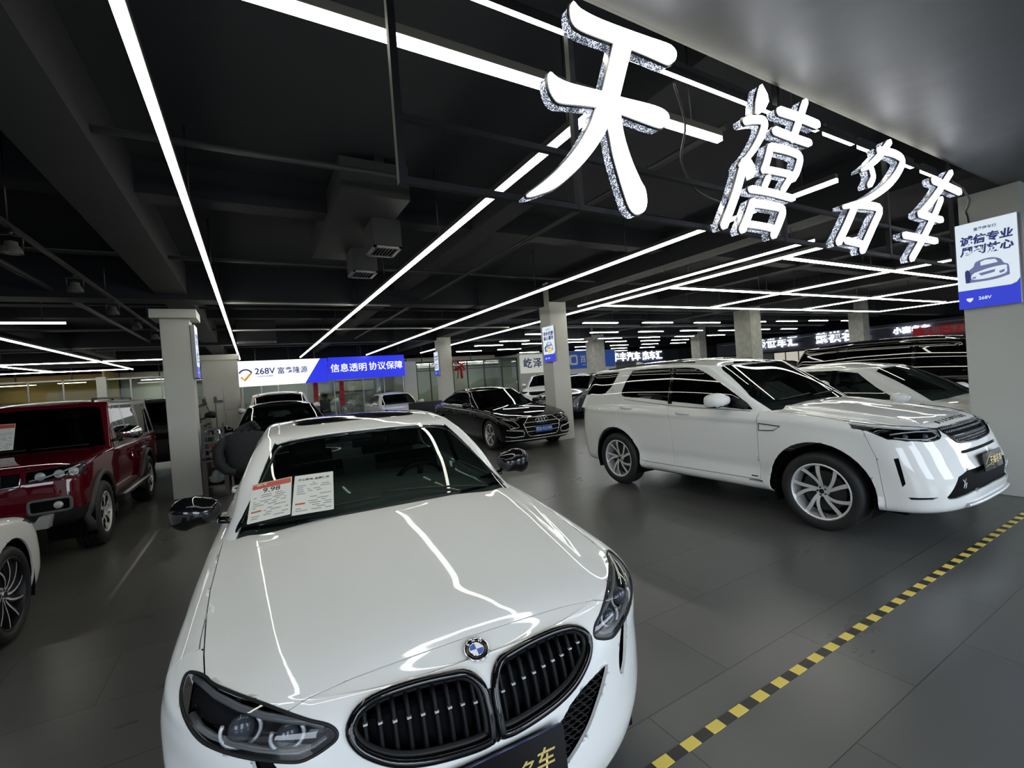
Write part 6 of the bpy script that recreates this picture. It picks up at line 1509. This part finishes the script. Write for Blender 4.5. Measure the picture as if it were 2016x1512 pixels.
# shop boards right of the glass fronts
def board(name, label, x0, x1, z0, z1, y, m, txt=None, size=.4, tm=None, dx=0, m2=None):
    t = thing(name, label, 'sign', ((x0+x1)/2,y,(z0+z1)/2)); w, h = (x1-x0)/2, (z1-z0)/2
    bm = NB(); box(bm, (-w,-.05,-h),(w,0,h)); obj('board', bm, m, t)
    if txt: text('board_text', txt, size, plane_mx((dx,-.056,.0),(1,0,0),(0,0,1)), tm, t, .012, .003, space=1.25)
    return t
BDW = mat('board_white', (.72,.74,.68), .5, emit=(.8,.85,.75), es=.35); BDB = mat('board_blue', (.012,.06,.33), .5, emit=(.01,.06,.33), es=.3); BDT = mat('board_ink', (.02,.05,.25), .5)
board('shop_board', 'white shop board with blue characters left of the poster column', 13.35,16.35,1.88,2.95,22.29, BDW, '屹泽名车', .60, BDT, .0)
t = board('shop_board', 'blue shop board with a rounded white mark right of the poster column', 16.5,20.5,1.98,3.02,22.29, BDB, '百博', .46, PAPER, -.35)
bm = NB(); prism(bm, rrect(.62,.62,.14,4,-1.35,.0), -.07, -.05, ((1,0,0),(0,0,1),(0,1,0))); obj('rounded_mark', bm, PAPER, t); bm = NB(); prism(bm, rrect(.38,.38,.08,4,-1.35,.0), -.08, -.07, ((1,0,0),(0,0,1),(0,1,0))); obj('rounded_mark_inner', bm, BDB, t)
text('board_small_text', 'www.zhaoche.com', .13, plane_mx((-.2,-.056,-.32),(1,0,0),(0,0,1)), PAPER, t, .001, .002)
# shop row on the far right: dark fascia with glowing characters facing the hall
SL = lamp_mat('far_sign_glow', (.88,.92,1), 3.2); FASC = mat('fascia_blue_grey', (.16,.17,.24), .6, noise=(1,.2))
bm = NB(); box(bm, (33.6,-4,0),(33.9,24,2.35)); st('wall_shops', bm, mat('shop_wall',(.45,.46,.45),.6,noise=(.7,.25)))
bm = NB(); box(bm, (33.3,-4,2.3),(33.9,24,3.25)); st('trim_14', bm, FASC, 'dark fascia over the far row of shops')
def glow(label, y0, y1, s, z=2.75, size=.75, x=33.25, m=None):
    t = thing('glowing_sign', label, 'sign', (x,(y0+y1)/2,z)); bm = NB(); 
    box(bm, (.0,-(y1-y0)/2,-.02),(.05,(y1-y0)/2,.02)); obj('sign_rail', bm, BLKM, t)
    text('glowing_text', s, size, plane_mx((-.02,0,0),(0,-1,0),(0,0,1)), m or SL, t, .02, .02, space=1.15)
for lb, y0, y1, s, sz in (('glowing shop sign just left of the concrete column over the black off-roader', 13.2,16.6,'懿祺名品',.72), ('glowing cursive shop sign left of the previous one, over the far cars', 17.2,21.0,'盛世车汇',.7),
    ('glowing shop sign high above the long black off-roader near the right edge', 5.6,8.2,'嘉禾汽车',.5), ('small glowing shop sign right of the concrete column over the black off-roader', 10.4,12.2,'小高名车',.4)): glow(lb, y0, y1, s, 2.78, sz)
t = board('shop_board', 'red shop board with white characters above the long black off-roader', 0,3.2,2.35,2.8,0, mat('board_red',(.35,.02,.03),.5,emit=(.4,.02,.03),es=.3), '诚信二手车行', .34, PAPER); t.location = (33.2,9.6,2.62); t.rotation_euler = (0,0,-PI/2)
# shops straight ahead, deep in the hall
bm = NB(); box(bm, (20.6,30,0),(33.6,30.2,3.3)); st('wall_hall_end', bm, WALLD)
bm = NB(); box(bm, (20.6,29.8,2.3),(33.6,30,3.2)); st('trim_15', bm, FASC)
def glow2(label, x, s, sz, z=2.78):
    t = thing('glowing_sign', label, 'sign', (x,29.75,z)); bm = NB(); box(bm, (-1.4,0,-.02),(1.4,.04,.02)); obj('sign_rail', bm, BLKM, t)
    text('glowing_text', s, sz, plane_mx((0,-.02,0),(1,0,0),(0,0,1)), SL, t, .02, .02, space=1.15)
glow2('glowing shop sign deep in the hall, leftmost above the white off-roader roof', 25.4, '名车坊', .8); glow2('glowing shop sign deep in the hall, second above the white off-roader roof', 28.8, '华丰汽车', .8); glow2('glowing shop sign deep in the hall, between the two concrete columns', 32.0, '鑫车汇', .8)
board('shop_board', 'blue shop board deep in the hall between the two concrete columns', 30.6,33.4,1.6,2.3,29.9, BDB)
# ------------------------------------------------------------------ ceiling services
GRL = mat('duct_black', (.022,.023,.026), .6); VENTM = mat('vent_grey', (.30,.30,.30), .5)
def vent_box(label, x0, x1, y0, y1, z0, top=3.62):
    t = thing('air_duct', label, 'duct', ((x0+x1)/2,(y0+y1)/2,z0)); w, d = (x1-x0)/2, (y1-y0)/2
    bm = NB(); box(bm, (-w,-d,.02),(w,d,top-z0)); obj('duct_drop', bm, GRL, t)
    bm = NB()
    for a, b in (((-w,-d,0),(w,-d+.035,.025)),((-w,d-.035,0),(w,d,.025)),((-w,-d,0),(-w+.035,d,.025)),((w-.035,-d,0),(w,d,.025))): box(bm, a, b)
    obj('vent_frame', bm, VENTM, t)
    bm = NB(); n = 7
    for i in range(n): x = -w+.05+(2*w-.1)*i/(n-1); box(bm, (x-.006,-d+.035,.004),(x+.006,d-.035,.02))
    obj('vent_slat', bm, BLKM, t)
vent_box('black drop duct with a pale vent frame, nearer one beside the long ceiling light', 1.33,1.66,5.30,5.72,3.28); vent_box('black drop duct with a pale vent frame, farther one beside the long ceiling light', 1.32,1.66,6.50,6.90,3.28)
vent_box('long louvred vent above the lit banner', -.30,.75,15.5,15.9,3.28,ZC)
t = thing('air_duct', 'black ceiling duct feeding the two drop vents', 'duct', (1.35,5.9,3.62)); bm = NB(); box(bm, (-.45,-1.2,0),(.25,1.3,.36)); obj('duct_body', bm, GRL, t)
bm = NB(); box(bm, (-.10,-1.2,.36),(.0,1.3,.43)); obj('duct_bracket', bm, BLKM, t)
def pipe(label, a, b, r, m): bm = NB(); tube(bm, [a,b], r, 8); setp(obj('ceiling_pipe', bm, m), label, 'pipe')
PIPE = mat('conduit_pale', (.55,.55,.52), .5)
pipe('pale conduit crossing all four long ceiling lights', (-.33,12.9,3.30),(7.3,12.7,3.30), .022, PIPE); pipe('pale conduit farther back behind the crossing one', (-.33,9.4,3.34),(2.6,9.4,3.34), .014, PIPE)
pipe('dark pipe running beside the second long ceiling light', (3.35,2.2,3.5),(3.35,17,3.5), .03, GRL); pipe('dark pipe along the beam above the red off-roader', (-2.6,2.2,3.55),(-2.6,17.4,3.55), .04, GRL)
for i, y in enumerate((4.2,7.6,11.6,15.2,19.3)): pipe(['dark crosswise pipe nearest the camera','second dark crosswise pipe under the ceiling','third dark crosswise pipe under the ceiling','fourth dark crosswise pipe under the ceiling','farthest dark crosswise pipe under the ceiling'][i], (-12,y,3.62),(30,y,3.62), .028, GRL)
for (a, b, lb) in (((8.5,9.9),(22,9.9),'nearest pale tray over the far hall'),((8.5,14.4),(30,14.4),'pale tray over the middle of the far hall'),((8.5,19.0),(30,19.0),'pale tray over the back of the far hall')):
    bm = NB(); box(bm, (a[0],a[1]-.12,3.48),(b[0],a[1]+.12,3.56)); setp(obj('cable_tray', bm, mat('tray_grey',(.10,.105,.11),.5)), lb, 'cable tray')
# track with black spotlights
tr = thing('light_track', 'black track carrying spotlights above the red off-roader', 'track', (-1.72,8.5,3.26)); bm = NB(); box(bm, (-.02,-6.5,0),(.02,4.2,.035)); obj('rail', bm, BLKM, tr)
bm = NB()
for y in (-6,-3,0,3,4): tube(bm, [(0,y,.03),(0,y,ZC-3.26)], .006, 5)
obj('hanger', bm, BLKM, tr)
SPM = mat('spot_metal', (.16,.155,.15), .35, .6)
def spot(y, label):
    t = thing('spotlight', label, 'spotlight', (-1.74,y,3.06), .4)
    bm = NB(); lathe(bm, [(.0,.062),(-.005,.075),(.03,.070),(.07,.045),(.10,.042),(.11,.001)], 20, axis='z'); obj('lamp_head', bm, SPM, t, smooth=True, ang=.7)
    bm = NB(); lathe(bm, [(.012,.001),(.006,.062)], 20, axis='z'); obj('lamp_lens', bm, mat('spot_lens',(.4,.38,.32),.2), t)
    bm = NB(); tube(bm, [(.07,0,.05),(.075,0,.15),(0,0,.16),(-.075,0,.15),(-.07,0,.05)], .008, 5); tube(bm, [(0,0,.155),(0,0,.21)], .014, 8); obj('bracket', bm, BLKM, t)
for y, lb in ((5.6,'black track spotlight nearest the left edge'),(7.25,'second black track spotlight from the left edge'),(8.95,'third black track spotlight from the left edge'),(10.6,'fourth black track spotlight, left of the column capital'),(12.4,'farthest black track spotlight beside the column')): spot(y, lb)
# ------------------------------------------------------------------ desk corner beside the left column
WOODD = mat('desk_wood', (.05,.014,.010), .45, noise=(8,.3)); RACKM = mat('rack_black', (.025,.02,.018), .4)
dk = thing('tea_table', 'low dark red wooden table with cluttered shelf beside the pale column', 'table', (-.645,9.85,0))
bm = NB(); box(bm, (-.20,-.45,.58),(.20,.45,.62), bev=.006); obj('table_top', bm, WOODD, dk)
for x, y in ((-.19,-.43),(.12,-.43),(-.19,.36),(.12,.36)): bm = NB(); box(bm, (x,y,0),(x+.07,y+.07,.58)); obj('leg', bm, WOODD, dk)
bm = NB(); box(bm, (-.18,-.4,.14),(.18,.4,.17)); obj('shelf', bm, WOODD, dk)
rk = thing('tiered_rack', 'black tiered rack standing on the low red table', 'rack', (-.655,9.75,.62))
for x in (-.15,.15):
    for y in (-.12,.12): bm = NB(); box(bm, (x-.012,y-.012,0),(x+.012,y+.012,.60)); obj('post', bm, RACKM, rk)
for z in (.02,.14,.26,.38,.50): bm = NB(); box(bm, (-.15,-.12,z),(.15,.12,z+.012)); box(bm, (-.15,-.125,z),(.15,-.115,z+.04)); obj('tray', bm, RACKM, rk)
for i, (x, y, z, r, h, col, lb) in enumerate(((-.72,9.75,.772,.028,.06,(.35,.03,.03),'small red tin on the second tier of the rack'),(-.60,9.75,.892,.03,.05,(.5,.48,.42),'small pale bowl on the third tier of the rack'),(-.70,9.75,1.012,.025,.06,(.12,.08,.05),'small brown jar on the fourth tier of the rack'))):
    bm = NB(); lathe(bm, [(0,.001),(0,r*.8),(h*.6,r),(h,r*.9),(h,.001)], 14, axis='z', c=(x,y,z)); setp(obj('jar', bm, mat('jar_%d' % i, col, .4), smooth=True, ang=.7), lb, 'jar')
bm = NB()
for y in (-.09,.09): tube(bm, [(-.2,y,0),(-.2,y,.42),(-.17,y,.47),(.0,y,.48),(.03,y,.44),(.03,y,0)], .010, 6)
o = obj('metal_stand', bm, CHROME); o.location = (-.62,10.20,.62); setp(o, 'shiny tubular stand on the low red table behind the dark jacket', 'stand')
bm = NB(); box(bm, (-.10,-.09,0),(.10,.09,.26), bev=.008); o = obj('cardboard_box', bm, mat('cardboard',(.32,.22,.13),.8)); o.location = (-.66,9.98,.62); setp(o, 'brown cardboard box on the low red table', 'box')
bm = NB(); box(bm, (-.15,-.14,0),(.15,.14,.22), bev=.008); o = obj('cardboard_box', bm, mat('cardboard_dark',(.16,.08,.05),.8)); o.location = (-.64,10.05,.172); setp(o, 'dark brown box on the shelf under the low red table', 'box')
def cloth(name, label, loc, r, h, m, seed):
    rr = random.Random(seed); bm = NB(); bmesh.ops.create_icosphere(bm, subdivisions=3, radius=1)
    for v in bm.verts:
        n = .12*math.sin(5*v.co.x+seed)+.10*math.sin(7*v.co.y+2*seed)+.08*math.sin(9*v.co.z); v.co = Vector((v.co.x*r[0]*(1+n), v.co.y*r[1]*(1+n), max(0,(v.co.z*.5+.5))*h*(1+n)))
    o = obj(name, bm, m, smooth=True); o.location = loc; setp(o, label, 'cloth'); return o
cloth('folded_cloth', 'pale crumpled cloth on the shelf under the low red table', (-.64,9.65,.172), (.13,.15), .20, mat('cloth_pale',(.34,.36,.34),.8), 2)
cloth('plastic_bag', 'grey crumpled bag at the front of the low red table top', (-.62,9.49,.622), (.10,.08), .11, mat('bag_grey',(.20,.20,.19),.5), 5)
# chair with a dark jacket over its back
chr_ = thing('office_chair', 'black chair behind the roof pillar of the nearest white saloon, hidden by a dark jacket', 'chair', (-.02,8.12,0), .3)
bm = NB(); box(bm, (-.24,-.24,.42),(.24,.24,.50), bev=.03); obj('seat', bm, PLAST, chr_); bm = NB(); box(bm, (-.22,.20,.52),(.22,.26,1.05), bev=.025); obj('backrest', bm, PLAST, chr_)
bm = NB(); tube(bm, [(0,0,.08),(0,0,.42)], .028, 10); obj('column', bm, PLAST, chr_).name = 'stem'
for k in range(5): a = 2*PI*k/5; bm = NB(); tube(bm, [(0,0,.10),(.26*math.cos(a),.26*math.sin(a),.05)], .02, 6); tube(bm, [(.26*math.cos(a),.26*math.sin(a),.055),(.26*math.cos(a),.26*math.sin(a),0)], .022, 8); obj('leg', bm, PLAST, chr_)
JK = mat('jacket_cloth', (.012,.0125,.015), .75, noise=(9,.25), bump=(20,.3))
jk = thing('jacket', 'dark padded jacket with hood hanging on the chair beside the nearest white saloon', 'jacket', (-.19,8.05,.66))
bm = NB(); rings = []
for (z, rx, ry, cx) in ((-.16,.19,.10,.0),(-.05,.23,.13,.0),(.08,.24,.14,.01),(.20,.25,.15,.02),(.30,.27,.15,.03),(.38,.28,.14,.04),(.43,.25,.12,.05),(.46,.15,.10,.06),(.48,.10,.08,.06)):
    rings.append([bm.verts.new((cx+rx*math.cos(2*PI*j/40)*(1+.045*math.sin(j*2.3+z*31)+.03*math.sin(z*60)), ry*math.sin(2*PI*j/40)*(1+.10*math.sin(j*1.9+z*25)), z+.018*math.sin(j*.9))) for j in range(40)])
for a, b in zip(rings, rings[1:]):
    for j in range(40): bm.faces.new((a[j],a[(j+1)%40],b[(j+1)%40],b[j]))
bm.faces.new(rings[0][::-1]); bm.faces.new(rings[-1]); obj('jacket_body', bm, JK, jk, smooth=True)
for s in (-1,1): bm = NB(); tube(bm, [(s*.24+.03,-.02,.38),(s*.31,-.06,.24),(s*.30,-.13,.06),(s*.20,-.20,-.06),(s*.10,-.22,-.10)], .075, 12, rs=[.07,.085,.07,.062,.05]); obj('sleeve', bm, JK, jk)
bm = NB()
for k in range(3): tube(bm, [(.06+(.17-.03*k)*math.cos(a),.03+.09*math.sin(a),.45+.045*k+.05*math.cos(a)) for a in np.linspace(-.5,PI+.5,13)], .045, 10, rs=[.018,.032,.042,.046,.048,.048,.048,.048,.048,.046,.042,.032,.018])
obj('hood', bm, JK, jk)
# red bow by the far column, black sofa, headrest chair
rb = thing('ribbon_bow', 'large red ribbon bow beside the far pale column', 'bow', (7.42,17.2,2.35)); RB = mat('ribbon_red', (.45,.01,.02), .5)
for a in (.6,2.4,3.9,5.5): 
    bm = NB(); pts = [(.02*math.cos(a),0,.02*math.sin(a)),(.20*math.cos(a-.35),-.04,.22*math.sin(a-.35)),(.30*math.cos(a),.0,.32*math.sin(a)),(.20*math.cos(a+.35),.05,.22*math.sin(a+.35)),(.02,.02,.0)]; tube(bm, pts, .05, 8, flat=.4); obj('loop', bm, RB, rb)
for x in (-.08,.06): bm = NB(); tube(bm, [(0,0,0),(x,0,-.25),(x*1.4,.02,-.55)], .05, 8, flat=.3); obj('tail', bm, RB, rb)
bm = NB(); box(bm, (-.29,-.05,-.02),(0,.30,.02)); obj('hook', bm, STEEL, rb)
bm = NB(); 
sf = thing('sofa', 'black leather sofa left of the black four-ring saloon', 'sofa', (5.3,15.2,0))
for n, a, b in (('seat',(-.55,-.4,.12),(.55,.35,.45)),('backrest',(-.6,.25,.2),(.6,.45,1.05)),('armrest',(-.72,-.4,.12),(-.55,.4,.68)),('armrest',(.55,-.4,.12),(.72,.4,.68)),('base',(-.68,-.36,0),(.68,.4,.14))): bx(n, a, b, mat('sofa_leather',(.012,.012,.013),.4), sf, .03 if n != 'base' else .01)
oc = thing('office_chair', 'black office chair with headrest behind the glass below the banner', 'chair', (3.05,23.6,0))
bx('seat',(-.26,-.26,.45),(.26,.26,.55), PLAST, oc, .04); bx('backrest',(-.24,.2,.6),(.24,.3,1.28), PLAST, oc, .04); bx('headrest',(-.13,.2,1.32),(.13,.29,1.55), PLAST, oc, .04)
bm = NB(); tube(bm, [(0,0,.06),(0,0,.46)], .03, 8); tube(bm, [(0,.26,1.2),(0,.25,1.4)], .02, 6); obj('stem', bm, PLAST, oc)
for k in range(5): a = 2*PI*k/5; bm = NB(); tube(bm, [(0,0,.09),(.3*math.cos(a),.3*math.sin(a),.03)], .03, 6); obj('leg', bm, PLAST, oc)
for z, x, lb in ((3.05,33.2,'pale pipe along the top of the far shop row'),(2.20,33.1,'dark rail under the glowing far shop signs')): pipe(lb, (x,-3.5,z),(x,23.5,z), .04, PIPE if z > 3 else GRL)
for i, y in enumerate((3.0,6.6,10.2,14.2,18.2)):
    t = thing('shop_window', ['bright shop window in the far row behind the long black off-roader, nearest','bright shop window in the far row, second from the right edge column','bright shop window in the far row, third from the right edge column','bright shop window in the far row left of the concrete column','leftmost bright shop window in the far row'][i], 'window', (33.55,y,0))
    bm = NB(); box(bm, (-.02,-1.3,.3),(.0,1.3,2.1)); obj('lit_pane', bm, lamp_mat('shop_window_glow',(.9,.86,.72),.55), t)
    bm = NB()
    for q in (-1.3,-.45,.45,1.3): box(bm, (-.05,q-.03,.25),(.0,q+.03,2.15))
    box(bm, (-.05,-1.33,2.1),(.0,1.33,2.16)); box(bm, (-.05,-1.33,.25),(.0,1.33,.31)); obj('window_frame', bm, BLKM, t)
